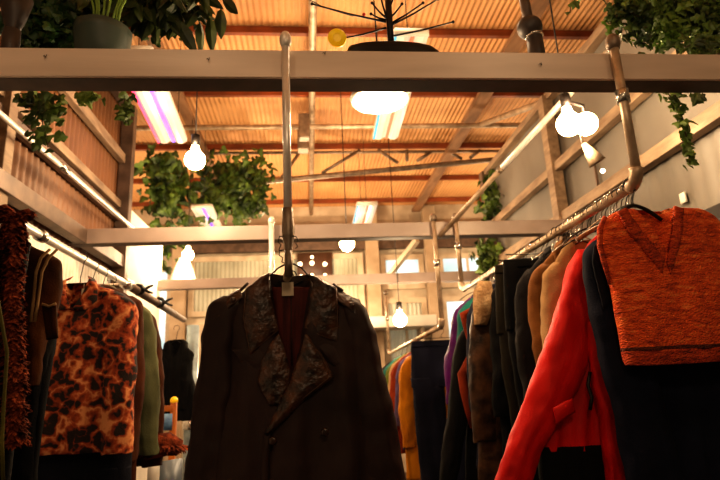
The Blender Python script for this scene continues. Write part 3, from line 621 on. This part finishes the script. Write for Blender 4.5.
lj = J('jacket', 'orange and black leopard-spot jacket facing the aisle on the left rail', 'jacket', -0.945, 2.38, RZ, M['leo'], sh=0.215, L=0.67, hem=0.235, slv=0.68, sdx=0.035, sw=0.07, seed=31, dep=0.05, hook=0.115, collar=M['leo'], slope=0.10, hl='clear-hooked hanger inside the leopard-spot jacket')
tg = thing('price_tag', 'blank white tag at the neck of the leopard-spot jacket', 'tag', at(84,292,2.34)); bpy.context.view_layer.update()
obj('card', box(B(), at(81,297,2.335), at(87.5,288.5,2.337)), M['tag'], tg, False)
obj('string', tube(B(), [at(84,289,2.337), at(84,283,2.34)], 0.001, 6), M['tag'], tg)
trousers('trousers', 'dark slate trousers showing below the leopard-spot jacket', -0.95, 2.45, RZ-0.55, M['navy_lt'], w=0.22, L=0.7, seed=33, hook=0.06)
J('jacket', 'plain brown jacket just behind the leopard-spot jacket', 'jacket', -0.955, 2.54, RZ, M['brownc'], sh=0.215, L=0.9, hem=0.235, slv=0.75, sdx=0.03, seed=34, dep=0.045, slope=0.11, hl='hanger inside the rust brown jacket at left')
J('jacket', 'sage green jacket third beyond the leopard-spot jacket', 'jacket', -0.955, 2.66, RZ-0.01, M['sage'], sh=0.225, L=0.66, hem=0.225, slv=0.73, sdx=0.07, sw=0.065, seed=35, dep=0.05, slope=0.13, collar=M['sage'], hl='hanger inside the sage green jacket')
bj = J('jacket', 'brown jacket with shaggy fur cuff beyond the sage green jacket', 'jacket', -0.955, 2.78, RZ-0.02, M['brownc'], sh=0.215, L=0.78, hem=0.225, slv=0.78, sdx=0.075, seed=36, dep=0.05, slope=0.13, hl='hanger inside the fur cuffed brown jacket')
def shaggy(name, path, r, m, parent, n=900, ln=0.03, seed=1):
    rnd = random.Random(seed); bm = B(); pts = [Vector(p) for p in path]
    tube(bm, pts, r, 14)
    for i in range(n):
        u = rnd.random()*(len(pts)-1); j = int(u); c = pts[j].lerp(pts[j+1], u-j); rr = (r[j] if isinstance(r, list) else r)
        a = rnd.random()*2*PI; d = Vector((math.cos(a), math.sin(a)*0.8, rnd.uniform(-0.6,0.4))).normalized(); b0 = c + Vector((math.cos(a), math.sin(a), 0))*rr*0.9
        s = Vector((-d.y, d.x, 0))*0.004; tip = b0 + d*ln*rnd.uniform(0.5,1.1) + Vector((0,0,-ln*0.5)); mid = b0.lerp(tip,0.5)+Vector((rnd.uniform(-1,1),rnd.uniform(-1,1),rnd.uniform(-1,1)))*0.004
        f = [bm.verts.new(q) for q in (b0-s, b0+s, mid+s*1.3, tip, mid-s*1.3)]; bm.faces.new(f)
    return obj(name, bm, m, parent)
shaggy('fur_cuff', P2([(144,452),(155,446),(168,444),(180,448)], 2.74), [0.04,0.055,0.052,0.035], M['shag'], bj, 600, 0.035, 3)
# olive brown utility jacket with beige piping and cord collar
uj = J('jacket', 'olive brown utility jacket with beige piping and chest pocket, near left', 'jacket', -0.975, 1.80, RZ-0.005, M['olb'], sh=0.195, L=0.42, hem=0.16, slv=0.46, sdx=-0.015, sw=0.06, seed=41, dep=0.045, hook=0.075, slope=0.10, collar=M['olb'], hl='hanger inside the piped olive brown jacket')
for dx, yy in ((0, 1.735), (0.030, 1.735)):
    obj('piping', tube(B(), [at(50+dx*250,249,yy), at(41+dx*250,258,yy), at(36+dx*200,272,yy), at(33.5+dx*160,300,yy), at(31+dx*120,322,yy)], 0.0042, 8), M['beige'], uj)
pk = obj('pocket', strip(B(), pxl([(42,304),(56,303)], 1.745), pxl([(47,340),(58,338)], 1.745), 8, 0.012, 0.006, 3), M['olb'], uj)
obj('pocket_trim', tube(B(), pxl([(42,304),(49,306.5),(56,303.5)], 1.73), 0.004, 8), M['beige'], pk)
J('coat', 'plain charcoal coat between shaggy rust waistcoat and olive brown jacket', 'coat', -0.955, 1.63, RZ, M['drk'], sh=0.16, L=1.0, hem=0.18, slv=0.7, sdx=0.0, sw=0.05, seed=42, dep=0.04, slope=0.07, hl='hanger inside the plain charcoal coat')
J('coat', 'long black coat directly behind the olive brown jacket', 'coat', -0.98, 1.95, RZ-0.05, M['drk'], sh=0.14, L=1.0, hem=0.15, slv=0.7, sdx=0.0, sw=0.05, seed=43, dep=0.04, hl='hanger inside the long black coat at left')
sj = J('waistcoat', 'dark waistcoat with thick shaggy rust fringe along its edge, near left edge', 'waistcoat', -1.0, 1.52, RZ, M['brownc'], sh=0.15, L=0.9, hem=0.19, slv=0.7, seed=44, dep=0.045, nosleeve=True, hl='hanger inside the shaggy fringed waistcoat')
shaggy('shag_fringe', P2([(2,208),(8,214),(15,226),(14,250),(13,280),(13,320),(14,360),(15,400),(15,445)], 1.47), [0.014,0.018,0.022,0.018,0.019,0.020,0.022,0.022,0.016], M['shag'], sj, 2600, 0.018, 5)
shaggy('shag_fringe', P2([(30,211),(22,214),(15,222)], 1.47), [0.008,0.012,0.014], M['shag'], sj, 300, 0.016, 6)
gj = J('jacket', 'dark jacket with yellow-green piped edge at the far left edge', 'jacket', -1.03, 1.40, RZ-0.02, M['blk_green'], sh=0.19, L=0.9, hem=0.215, slv=0.6, seed=45, dep=0.04, nosleeve=True, hl='hanger inside the yellow-green piped jacket')
obj('piping', tube(B(), P2([(-2,300),(3,330),(7,352),(4,400),(2,440),(3,480)], 1.34), 0.004, 8), M['lime'], gj)
J('jacket', 'black quilted jacket hanging alone past the spring clamps', 'jacket', -0.985, 4.3, RZ-0.10, M['drk'], sh=0.13, L=0.58, hem=0.15, slv=0.50, sdx=0.0, sw=0.05, seed=46, dep=0.06, hl='hanger inside the lone black quilted jacket')
# spring clamps on the rail
for i, (a, lab) in enumerate((((140,287), 'black spring clamp nearer on the left rail'), ((160,300), 'black spring clamp farther along, beyond its twin, on the left rail'))):
    y = 3.22+0.48*i; c = Vector((-0.962-0.006*i, y, 1.935))
    t = thing('spring_clamp', lab, 'clamp', c); bpy.context.view_layer.update()
    K = 0.68 + 0.04*i; D = Vector((0.035, 0, 0.0))
    for q in (-1, 1):
        bm = B(); tube(bm, [c+D+Vector(v)*K for v in ((-0.075,0,q*0.012),(-0.055,0,q*0.036),(-0.02,0,q*0.030),(0.0,0,q*0.006),(0.04,0,-q*0.022),(0.075,0,-q*0.034))], [0.009,0.012,0.012,0.010,0.008,0.006], 10)
        obj('jaw', bm, M['black'], t)
    obj('pivot', tube(B(), [c+D+Vector((0,-0.015,0)), c+D+Vector((0,0.015,0))], 0.012, 12), M['black'], t)

# ------------------------------------------------------------------ behind the left rail: stand, poster, notes
t = thing('easel', 'orange wooden frame stand holding a blue card below the black quilted jacket', 'easel', (-1.02,4.0,0)); bpy.context.view_layer.update()
M['owood'] = mat('orange_wood', (196,110,30), 0.5, 0, (150,80,24), 8)
a, b = at(174,402,4.0), at(174,478,4.0)
obj('upright', box(B(), (a.x-0.02,3.98,0), (a.x+0.02,4.02,a.z), 0.003), M['owood'], t)
a2 = at(160,402,4.0)
obj('upright', box(B(), (a2.x-0.22,3.98,0), (a2.x-0.18,4.02,a.z), 0.003), M['owood'], t)
obj('crossbar', box(B(), (a2.x-0.20,3.975,a.z-0.06), (a.x+0.0,4.015,a.z-0.02), 0.003), M['owood'], t)
obj('knob', sphere(B(), a+Vector((0,0,0.01)), 0.026), M['yellow'], t)
bl = at(162,414,3.97); br = at(172,430,3.97)
cb = obj('card', box(B(), (bl.x-0.06,3.96,br.z), (br.x,3.97,bl.z)), mat('blue_card', (110,150,190), 0.6, 0, (60,90,130), 20)); tag(cb, 'blue printed card resting on the orange wooden stand', 'card')
sb = thing('paper_bag', 'silver white open bag below the shaggy fur cuff', 'bag', at(155,474,2.9)); bpy.context.view_layer.update()
p0, p1 = at(149,462,2.9), at(160,474,2.9)
obj('bag_front', box(B(), (p0.x,2.88,p1.z-0.2), (p1.x,2.9,p0.z)), M['white'], sb); obj('bag_side', bar(B(), (p1.x,2.89,(p0.z+p1.z)/2-0.1), (p1.x+0.08,3.0,(p0.z+p1.z)/2-0.1), 0.005, p0.z-p1.z+0.2), mat('grey_bag_side', (90,100,110), 0.4), sb)
t = thing('standing_tube', 'pale blue-grey standing post beside the black quilted jacket', 'post', (at(193,400,5.2).x,5.2,0)); bpy.context.view_layer.update()
px = at(191,400,5.2).x
obj('pole', tube(B(), [(px,5.2,0),(px,5.2,1.95)], 0.055, 16), mat('pale_blue_metal', (160,180,190), 0.35, 0.3), t); obj('collar', tube(B(), [(px,5.2,1.05),(px,5.2,1.13)], 0.066, 16), M['bright'], t)
t = thing('tall_panel', 'bright cream panel edge just left of the trench coat sleeve', 'panel', (at(200,400,5.5).x,5.5,0)); bpy.context.view_layer.update()
px = at(201,400,5.5).x; obj('board', box(B(), (px-0.05,5.5,0), (px+0.12,5.53,2.0), 0.004), M['cream'], t); obj('foot', box(B(), (px-0.07,5.45,0), (px+0.14,5.58,0.05), 0.004), M['cream'], t)
a, b = at(352,318,8.7), at(436,326,8.7)
t = thing('wall_shelf', 'cream shelf catching the light behind the low bulb above the lower rail', 'shelf', (a.x,8.7,b.z)); bpy.context.view_layer.update()
obj('board', box(B(), (a.x,8.6,b.z), (b.x,9.2,a.z), 0.01), M['white'], t)
for xx in (a.x+0.2, b.x-0.2): obj('bracket', box(B(), (xx-0.02,8.75,b.z-0.25), (xx+0.02,9.2,b.z), 0.003), M['cream'], t)
# dark glossy board on the back wall, glowing dots added as reflections
t = thing('reflecting_board', 'dark brown board with glowing dots for reflected lights on the back wall', 'light board', at(315,280,9.1)); bpy.context.view_layer.update()
a, b = at(297,253,9.1), at(333,281,9.1)
obj('board', box(B(), (a.x,9.1,b.z), (b.x,9.14,a.z), 0.004), mat('dark_board', (72,48,36), 0.3), t)
for q in ((300,264),(312,263),(325,264),(312,275),(325,275),(301,276),(312,257)):
    p = at(*q, 9.06); obj('lamp', sphere(B(), p, 0.035 if q[1] < 270 and q[1] > 260 else 0.025), emis('reflection_dot', (255,225,180), 5), t)  # each glowing sphere imitates a light reflected in the board
# hanging white cloth/paper and sign at the back left
t = thing('hanging_shade', 'pale paper shade glowing near the back left lamp', 'lampshade', at(182,285,5.9)); bpy.context.view_layer.update()
obj('shade', lathe(B(), [(0.05,0.30),(0.09,0.2),(0.13,0.08),(0.15,0.0),(0.14,-0.01)], at(183,286,5.9), 24), M['white'], t); obj('frame_ring', tube(B(), [at(183,286,5.9)+Vector((0.15*math.cos(k*PI/12),0.15*math.sin(k*PI/12),0)) for k in range(25)], 0.005, 6), M['pipe_old'], t)

# ------------------------------------------------------------------ lamps
def pt(loc, power, r=0.05, col=(1,0.72,0.44)):
    l = bpy.data.lights.new('point_light', 'POINT'); l.energy = power; l.color = col; l.shadow_soft_size = r
    o = bpy.data.objects.new('point_light', l); C.objects.link(o); o.location = loc; return o
def pendant(label, loc, r=0.05, power=40, cone=False, twin=None, cordx=0.0):
    loc = Vector(loc); t = thing('pendant_bulb', label, 'light bulb', loc + Vector((0,0,0.1))); bpy.context.view_layer.update()
    obj('bulb', lathe(B(), [(0.001,-r)] + [(r*math.cos(a), r*math.sin(a)) for a in [math.radians(q) for q in range(-75,61,15)]] + [(r*0.38,r*1.25),(r*0.36,r*1.5)], loc, 24), M['bulb'], t)
    obj('socket', tube(B(), [loc+Vector((0,0,r*1.45)), loc+Vector((0,0,r*2.6))], r*0.42, 14), M['blackmetal'], t)
    obj('cord', tube(B(), [loc+Vector((0,0,r*2.5)), Vector((loc.x+cordx,loc.y,4.3))], 0.004, 6), M['blackmetal'], t)
    if twin:
        q = loc+Vector(twin); obj('bulb', sphere(B(), q, r*0.95), M['bulb'], t); obj('arm', tube(B(), [loc+Vector((0,0,r*2)), q+Vector((0,0,r*1.6)), q+Vector((0,0,r*0.9))], 0.012, 8), M['blackmetal'], t)
    pt(loc+Vector((0,0,-r-0.03)), power*0.5, r); pt(loc+Vector((0,-r-0.03,0.03)), power*0.5, r)
    return t
pendant('bare warm bulb on a cord in front of the left ivy', at(195,160,3.2), 0.062, 48)
pendant('twin bright globes glowing under the front beam at upper right', at(569,124,2.45), 0.062, 60, twin=(0.088,0,0.0))
pendant('bare bulb glowing just under the second beam', at(347,244,4.6), 0.065, 60)
pendant('glowing bulb low beyond the brown coat above the lower rail', at(400,320,5.6), 0.07, 60)
pendant('bare bulb at far left in front of the white back corner', at(188,255,5.7), 0.06, 55)
# round disc lamp
dc = at(380,98,2.05)
t = thing('disc_lamp', 'round flat lamp glowing right under the front beam in the middle', 'ceiling lamp', dc); bpy.context.view_layer.update()
obj('housing', lathe(B(), [(0.02,0.06),(0.06,0.055),(0.11,0.03),(0.125,0.0),(0.122,-0.012),(0.108,-0.014),(0.104,-0.004)], dc, 40), M['lampshade'], t)
obj('diffuser', lathe(B(), [(0.105,-0.006),(0.09,-0.012),(0.05,-0.016),(0.0,-0.018)], dc, 40), M['disc'], t)
obj('stem', tube(B(), [dc+Vector((0,0,0.05)), Vector((dc.x,dc.y,4.33))], 0.003, 8), M['blackmetal'], t)
pt(dc+Vector((0,0,-0.07)), 30, 0.1)
# clip cone spot beside the twin bulbs
a = at(594,158,2.5)
t = thing('clip_spotlight', 'small brown cone spotlight pointing down beside the twin bulbs', 'spotlight', a); bpy.context.view_layer.update()
obj('cone', lathe(B(), [(0.012,0.09),(0.02,0.06),(0.045,-0.03),(0.042,-0.03)], a, 20, (-0.55,0,1)), M['wallbeam'], t)
obj('bulb', sphere(B(), a+Vector((0.035,0,-0.07)), 0.012), M['disc'], t)
obj('bracket', tube(B(), [a+Vector((-0.05,0,0.08)), a+Vector((-0.06,0,0.2))], 0.006, 8), M['blackmetal'], t)
# acrylic strip lights
M['acr'] = mat('frosted_acrylic', (226,214,202), 0.3, 0, (206,192,178), 2, emit=0.2); M['pink'] = emis('pink_edge', (255,70,120), 1.0); M['violet'] = emis('violet_strip', (130,80,255), 1.0)
M['blu'] = emis('blue_strip', (30,150,190), 0.6); M['redst'] = emis('coral_strip', (240,90,60), 0.8)
def strip_light(label, x, y0, y1, z, w, ca, cb, skew=0.0):
    t = thing('strip_light', label, 'strip light', (x, (y0+y1)/2, z)); bpy.context.view_layer.update()
    bm = B()
    n = 18
    for i in range(n): pass
    prof = [(-w/2,0.03),(-w/2,-0.0),(-w*0.36,-0.02),(-w*0.2,-0.02),(-w*0.08,0.0),(w*0.08,0.0),(w*0.2,-0.02),(w*0.36,-0.02),(w/2,0.0),(w/2,0.03)]
    A = [bm.verts.new((x+p[0], y0, z+p[1])) for p in prof]; Bv = [bm.verts.new((x+p[0]+skew, y1, z+p[1])) for p in prof]
    for i in range(len(prof)): j = (i+1) % len(prof); bm.faces.new((A[i], A[j], Bv[j], Bv[i]))
    bm.faces.new(A[::-1]); bm.faces.new(Bv)
    obj('diffuser', bm, M['acr'], t, False)
    bm = B(); bar(bm, (x-w*0.46,y0,z-0.013), (x-w*0.46+skew,y1,z-0.013), w*0.09, 0.008); obj('side_strip', bm, ca, t, False)
    bm = B(); bar(bm, (x+w*0.04,y0,z-0.007), (x+w*0.04+skew,y1,z-0.007), w*0.10, 0.008); obj('middle_strip', bm, cb, t, False)
    obj('end_cap', box(B(), (x-w*0.48,y0-0.012,z-0.018), (x+w*0.48,y0,z+0.03)), M['white'], t)
    for yy in (y0+0.1, y1-0.1):
        obj('suspension_wire', tube(B(), [(x,yy,z+0.03),(x,yy,4.33)], 0.003, 6), M['blackmetal'], t)
    pt((x, (y0+y1)/2, z-0.12), 2, 0.15, (1,0.8,0.65))
    return t
strip_light('frosted strip light with pink edge and violet stripe at upper left', -1.0, 3.0, 4.25, 3.33, 0.23, M['pink'], M['violet'], -0.06)
strip_light('frosted strip light with blue and coral stripes behind the round lamp', 0.64, 2.80, 4.2, 3.33, 0.21, M['blu'], M['redst'], 0.03)
strip_light('small far strip light with violet stripe above the second beam at left', -1.15, 6.0, 6.8, 3.35, 0.23, M['acr'], M['violet'], -0.02)
strip_light('small far strip light with blue and red stripes above the second beam in the middle', 0.70, 6.0, 6.8, 3.35, 0.24, M['blu'], M['redst'], 0.01)
# added fill lights without fixtures, behind the viewer and high in the hall
for p, e in (((0.25,-0.5,2.5), 26), ((-0.6,0.4,3.4), 10), ((1.2,0.2,3.3), 10), ((0.3,5.0,3.4), 34), ((-2.8,7.6,3.0), 90), ((3.2,7.6,3.0), 80), ((0.2,8.0,2.6), 150), ((0.5,2.8,3.7), 22), ((-0.3,7.0,3.5), 22)):
    pt(p, e, 0.12)

# ------------------------------------------------------------------ plants
IVY = [(0,0),(0.42,-0.12),(0.5,0.28),(0.28,0.42),(0.22,0.72),(0,1.0),(-0.22,0.72),(-0.28,0.42),(-0.5,0.28),(-0.42,-0.12)]
def leaf(bm, c, d, s, rnd, shape=IVY):
    d = d.normalized(); side = d.cross(Vector((rnd.uniform(-1,1), -1, rnd.uniform(-0.6,0.6)))).normalized(); nrm = side.cross(d)
    ctr = bm.verts.new(c + d*s*0.35 + nrm*s*0.08)
    vs = [bm.verts.new(c + side*a*s + d*b*s - nrm*s*0.25*abs(a)) for a, b in shape]
    for i in range(len(vs)): bm.faces.new((ctr, vs[i], vs[(i+1) % len(vs)]))
def blob(bm, c, rad, n, s, rnd, droop=0.6):
    c = Vector(c)
    for i in range(n):
        v = Vector((rnd.gauss(0,1), rnd.gauss(0,1), rnd.gauss(0,1))); v.normalize(); v *= min(1.5, abs(rnd.gauss(0,0.55))+0.12)
        p = c + Vector((v.x*rad[0], v.y*rad[1], v.z*rad[2]))
        leaf(bm, p, Vector((rnd.uniform(-1,1), rnd.uniform(-1,1), rnd.uniform(-1,0.5)-droop)), s*rnd.uniform(0.6,1.2), rnd)
def trail(bm, pts, n, s, spread, rnd):
    for i in range(n):
        u = rnd.random()*(len(pts)-1); j = int(u); p = pts[j].lerp(pts[j+1], u-j) + Vector((rnd.gauss(0,spread), rnd.gauss(0,spread), rnd.gauss(0,spread*0.6)))
        leaf(bm, p, Vector((rnd.uniform(-1,1), rnd.uniform(-1,0.4), -0.9)), s*rnd.uniform(0.6,1.15), rnd)
def ivy(label, blobs, trails, s, seed, m, name='trailing_ivy', catg='plant'):
    rnd = random.Random(seed); base = blobs[0][0] if blobs else trails[0][0][0]
    t = thing(name, label, catg, base); bpy.context.view_layer.update()
    bm = B()
    for c, rad, n in blobs: blob(bm, c, rad, n, s, rnd)
    for pts, n, sp in trails: trail(bm, pts, n, s, sp, rnd)
    obj('foliage', bm, m, t, False)
    for pts, n, sp in trails: obj('stem', tube(B(), pts, 0.0025, 6), M['vine'], t)
    if not blobs: return t
    for c, rad, n in blobs:
        bm = B()
        for k in range(5):
            c = Vector(c); tube(bm, [c+Vector((rnd.uniform(-1,1)*rad[0]*0.8, 0, rad[2]*0.6)), c, c+Vector((rnd.uniform(-1,1)*rad[0]*0.8, 0, -rad[2]*0.6))], 0.003, 6)
        obj('stem', bm, M['vine'], t)
    return t
# right: dense ivy over the front beam with a hanging strand
ivy('dense ivy heaped over the right end of the front beam with a trailing strand',
    [(at(665,18,1.88),(0.17,0.10,0.13),1900), (at(715,18,1.88),(0.15,0.1,0.14),1400), (at(625,8,1.85),(0.09,0.08,0.07),160), (at(680,-30,1.95),(0.25,0.15,0.12),500), (at(700,42,1.76),(0.09,0.04,0.04),120)],
    [([at(672,60,1.72),at(675,95,1.71),at(683,120,1.70),at(688,145,1.70),at(690,164,1.70)], 85, 0.012), ([at(660,60,1.74),at(667,92,1.74),at(674,102,1.74)], 14, 0.012), ([at(580,-5,1.9),at(571,4,1.9),at(570,12,1.9)], 5, 0.008), ([at(700,90,1.74),at(697,98,1.74)], 8, 0.012)], 0.034, 3, M['leaf'])
# left front: foliage wall, pot plant, broad leaves, small strands below beam
ivy('dark dense ivy above the left end of the front beam beside the pot', [(at(45,25,1.9),(0.14,0.08,0.15),900), (at(40,-20,2.0),(0.2,0.1,0.12),350), (at(165,10,1.95),(0.15,0.06,0.09),420), (at(95,5,2.0),(0.12,0.05,0.12),300)], [], 0.045, 5, M['leaf_dark'], 'dense_ivy')
def broad(label, c, n, seed, L, m, spread=(0.18,0.1,0.08)):
    rnd = random.Random(seed); c = Vector(c); t = thing('broadleaf_plant', label, 'plant', c); bpy.context.view_layer.update(); bm = B(); st = B()
    SH = [(0,0),(0.10,0.1),(0.17,0.35),(0.15,0.6),(0.07,0.85),(0,1),(-0.07,0.85),(-0.15,0.6),(-0.17,0.35),(-0.10,0.1)]
    for i in range(n):
        p = c + Vector((rnd.gauss(0,1)*spread[0], rnd.gauss(0,1)*spread[1], rnd.gauss(0,1)*spread[2]+0.04)); d = Vector((rnd.uniform(-0.7,0.8), rnd.uniform(-0.5,0.3), -1+rnd.uniform(-0.2,0.6)))
        leaf(bm, p, d, L*rnd.uniform(0.7,1.15), rnd, SH); tube(st, [c+Vector((0,0,0.1)), p], 0.002, 5)
    obj('foliage', bm, m, t, False); obj('stem', st, M['stem'], t); return t
broad('broad dark drooping leaves right of the grey-green pot', at(160,8,1.86), 130, 9, 0.13, M['leaf_big'], (0.085,0.05,0.045))
P0 = at(97,50,1.66)
t = thing('potted_plant', 'grey-green round pot with pale stems standing on the front beam', 'potted plant', (P0.x,1.655,2.415)); bpy.context.view_layer.update()
pc = (P0.x, 1.70, 2.415)
pot = obj('pot', lathe(B(), [(0.001,0.0),(0.066,0.0),(0.072,0.004),(0.082,0.05),(0.089,0.10),(0.091,0.13),(0.085,0.131),(0.082,0.11),(0.001,0.11)], pc, 40), M['pot'], t)
obj('soil', lathe(B(), [(0.082,0.112),(0.04,0.12),(0.001,0.121)], pc, 24), M['soil'], pot)
bm = B(); rnd = random.Random(4)
for i in range(9):
    x = rnd.uniform(-0.03,0.04); tube(bm, [Vector(pc)+Vector((x,-0.0+rnd.uniform(-0.03,0.02),0.11)), Vector(pc)+Vector((x*1.5,0,0.22)), Vector(pc)+Vector((x*3,0,0.36))], 0.004, 7)
obj('stem', bm, M['stem'], t)
bm = B()
for i in range(14): leaf(bm, Vector(pc)+Vector((rnd.uniform(-0.1,0.12),rnd.uniform(-0.06,0.06),0.30)), Vector((rnd.uniform(-1,1),rnd.uniform(-1,1),0.6)), 0.12, rnd, [(0,0),(0.12,0.2),(0.14,0.5),(0,1),(-0.14,0.5),(-0.12,0.2)])
obj('foliage', bm, M['leaf_big'], t, False)
ivy('thin ivy strands dangling in front of the brown left wall', [], [([at(35,93,2.2),at(40,110,2.2),at(44,130,2.2),at(48,147,2.2)], 60, 0.035), ([at(55,93,2.2),at(52,115,2.2)], 30, 0.03), ([at(28,93,2.2),at(33,118,2.2)], 20, 0.02)], 0.045, 8, M['leaf'])
ivy('short ivy sprig hanging below the front beam left of the strip light', [], [([at(125,93,1.9),at(124,108,1.9),at(126,122,1.9)], 34, 0.014), ([at(85,93,1.9),at(82,105,1.9)], 9, 0.01), ([at(92,92,1.9),at(97,98,1.9)], 9, 0.01)], 0.036, 9, M['leaf'])
ivy('bushy ivy hanging from the roof around the left bare bulb', [(at(168,190,6.2),(0.28,0.25,0.48),330), (at(232,178,6.6),(0.45,0.25,0.34),420), (at(245,205,6.6),(0.3,0.2,0.24),150), (at(205,200,6.4),(0.25,0.2,0.25),90), (at(160,165,6.0),(0.2,0.2,0.25),90)],
    [([at(255,150,6.4),at(262,180,6.4),at(258,205,6.4)], 50, 0.05), ([at(160,235,6.2),at(158,250,6.2),at(160,268,6.2)], 40, 0.06)], 0.11, 12, M['leaf'])
ivy('ivy column climbing at the end of the right wall past the second beam', [(at(497,200,5.3),(0.17,0.12,0.26),420), (at(487,255,5.3),(0.12,0.12,0.22),260)], [([at(505,175,5.3),at(495,200,5.3)], 20, 0.05)], 0.08, 14, M['leaf'])

# ------------------------------------------------------------------ things standing on the front beam
bz = 2.416
t = thing('spoke_stand', 'black stand with radiating spokes standing on the middle of the front beam', 'stand', (0.30,1.66,bz)); bpy.context.view_layer.update()
pa = at(388,44,1.72)
bm = B(); L0, R0 = at(345,50,1.72), at(436,50,1.72)
w = (R0.x-L0.x)/2; cx = (R0.x+L0.x)/2
rows = [(cx-0.005,1.66,bz+0.066,0.025,0.02),(cx-0.01,1.66,bz+0.058,w*0.6,0.03),(cx-0.01,1.66,bz+0.048,w*0.9,0.038),(cx,1.66,bz+0.02,w*1.0,0.04),(cx,1.66,bz+0.002,w,0.04)]
obj('base', loft(bm, rows, 48, 8, 0, 0.1, 1, crease=0.0), M['blackmetal'], t)
top = at(388,2,1.68); foot = Vector((pa.x,1.66,bz+0.04))
obj('rod', tube(B(), [foot, (foot.x,1.66,top.z)], 0.0115, 14), M['blackmetal'], t)
obj('red_tip', lathe(B(), [(0.0108,0),(0.011,0.02),(0.004,0.03),(0.001,0.031)], (foot.x,1.66,top.z-0.006), 14), M['red'], t)
for (a, b) in (((386,28),(339,39)),((386,22),(312,4)),((386,18),(372,3)),((386,20),(371,14)),((388,20),(402,4)),((390,24),(423,3)),((390,26),(438,-1)),((388,37),(453,22)),((386,16),(380,-6)),((386,14),(396,-8))):
    obj('spoke', tube(B(), [at(*a,1.66), at((a[0]+b[0])/2,(a[1]+b[1])/2+1.0,1.655), at(*b,1.65)], [0.0040,0.0034,0.0028], 8), M['blackmetal'], t)
    obj('spoke_tip', sphere(B(), at(*b,1.65), 0.0055), M['blackmetal'], t)
yd = at(337,38,1.64)
t2 = thing('yellow_spool', 'round yellow spool on the tip of the left spoke', 'spool', yd); bpy.context.view_layer.update()
yd0 = obj('disc', lathe(B(), [(0.001,0.004),(0.010,0.005),(0.029,0.004),(0.032,0),(0.029,-0.004),(0.001,-0.004)], yd, 30, (0,-1,-0.3)), M['yellow'], t2)
obj('rim', lathe(B(), [(0.012,0.006),(0.015,0.009),(0.018,0.006)], yd, 30, (0,-1,-0.3)), M['yellow'], yd0)
rb = obj('red_ball', sphere(B(), at(364,14.5,1.68), 0.0062), M['red']); tag(rb, 'tiny red ball beside the black spoke stand', 'ball')
rb2 = tube(B(), [at(310,0,1.7), at(325,8,1.69), at(352,16,1.68), at(364,16,1.68)], 0.0015, 6); tag(obj('wire', rb2, M['cord']), 'thin dark wire looping from upper left to the spoke stand', 'wire')
M['canister'] = mat('dark_grey_metal', (66,58,54), 0.5, 0.1, (50,44,42), 6)
# dark canister spotlight
pc = at(536,50,1.70)
t = thing('canister_lamp', 'dark cylindrical spotlight with round swivel joint standing behind the front beam', 'spotlight', (pc.x,1.66,bz)); bpy.context.view_layer.update()
c = Vector((at(536,50,1.66).x, 1.66, bz))
obj('cylinder', lathe(B(), [(0.001,0),(0.029,0),(0.0295,0.02),(0.028,0.115),(0.001,0.117)], c, 28), M['canister'], t)
obj('swivel', sphere(B(), c+Vector((-0.012,0,0.138)), 0.043, (1.05,1,1)), M['canister'], t)
obj('ring', lathe(B(), [(0.028,0.098),(0.032,0.1),(0.032,0.108),(0.028,0.11)], c, 28), M['bright'], t)
obj('arm', tube(B(), [c+Vector((-0.012,0,0.15)), c+Vector((-0.02,0,0.3))], 0.018, 14), M['beam_dark'], t)
# left dark canister behind beam
pc = at(10,50,1.66); c = Vector((pc.x, 1.66, bz))
t = thing('canister_lamp', 'brownish cylindrical spotlight at the upper left corner above the front beam', 'spotlight', c); bpy.context.view_layer.update()
obj('cylinder', lathe(B(), [(0.001,0),(0.026,0),(0.027,0.02),(0.025,0.10),(0.001,0.102)], c, 28), M['canister'], t)
obj('cone', lathe(B(), [(0.02,0.10),(0.036,0.15),(0.05,0.22),(0.048,0.22)], c, 28), M['canister'], t)
# loose cable tie curls on the beams, white tag on the right wall
for i, (a, lab) in enumerate((((324,54), 'small black cable tie end curling on the middle of the front beam'), ((45,57), 'small dark bolt stub at the left of the front beam'), ((540,65), 'small dark clip on the front beam below the canister spotlight'), ((208,60), 'small dark nick clip on the front beam between plants and upright pipe'))):
    p = at(*a, 1.597); tag(obj('cable_tie', tube(B(), [p+Vector((-0.004,0,0.003)), p+Vector((0,-0.006,0.002)), p+Vector((0.003,-0.005,-0.004)), p+Vector((0.005,-0.001,0.008))], 0.0012, 6), M['black']), lab, 'cable tie')
p = at(683,198,2.45); q = Vector((1.955, 0, 0))
r = RX @ Vector((683-360, 240-198, -FPX)); r = Vector((0,0,CAMH)) + r*(1.955/r.x)
tag(obj('wall_switch', box(B(), (1.95,r.y-0.022,r.z-0.028), (1.962,r.y+0.022,r.z+0.028), 0.003), M['white']), 'small white rectangular plate on the grey right wall', 'plate')

# ------------------------------------------------------------------ world + colour
w = bpy.data.worlds.new('world'); bpy.context.scene.world = w; w.use_nodes = True
w.node_tree.nodes['Background'].inputs[0].default_value = (0.05,0.035,0.025,1); w.node_tree.nodes['Background'].inputs[1].default_value = 0.6
vs = bpy.context.scene.view_settings
vs.view_transform = 'Standard'; vs.look = 'Medium High Contrast'; vs.exposure = 0.05
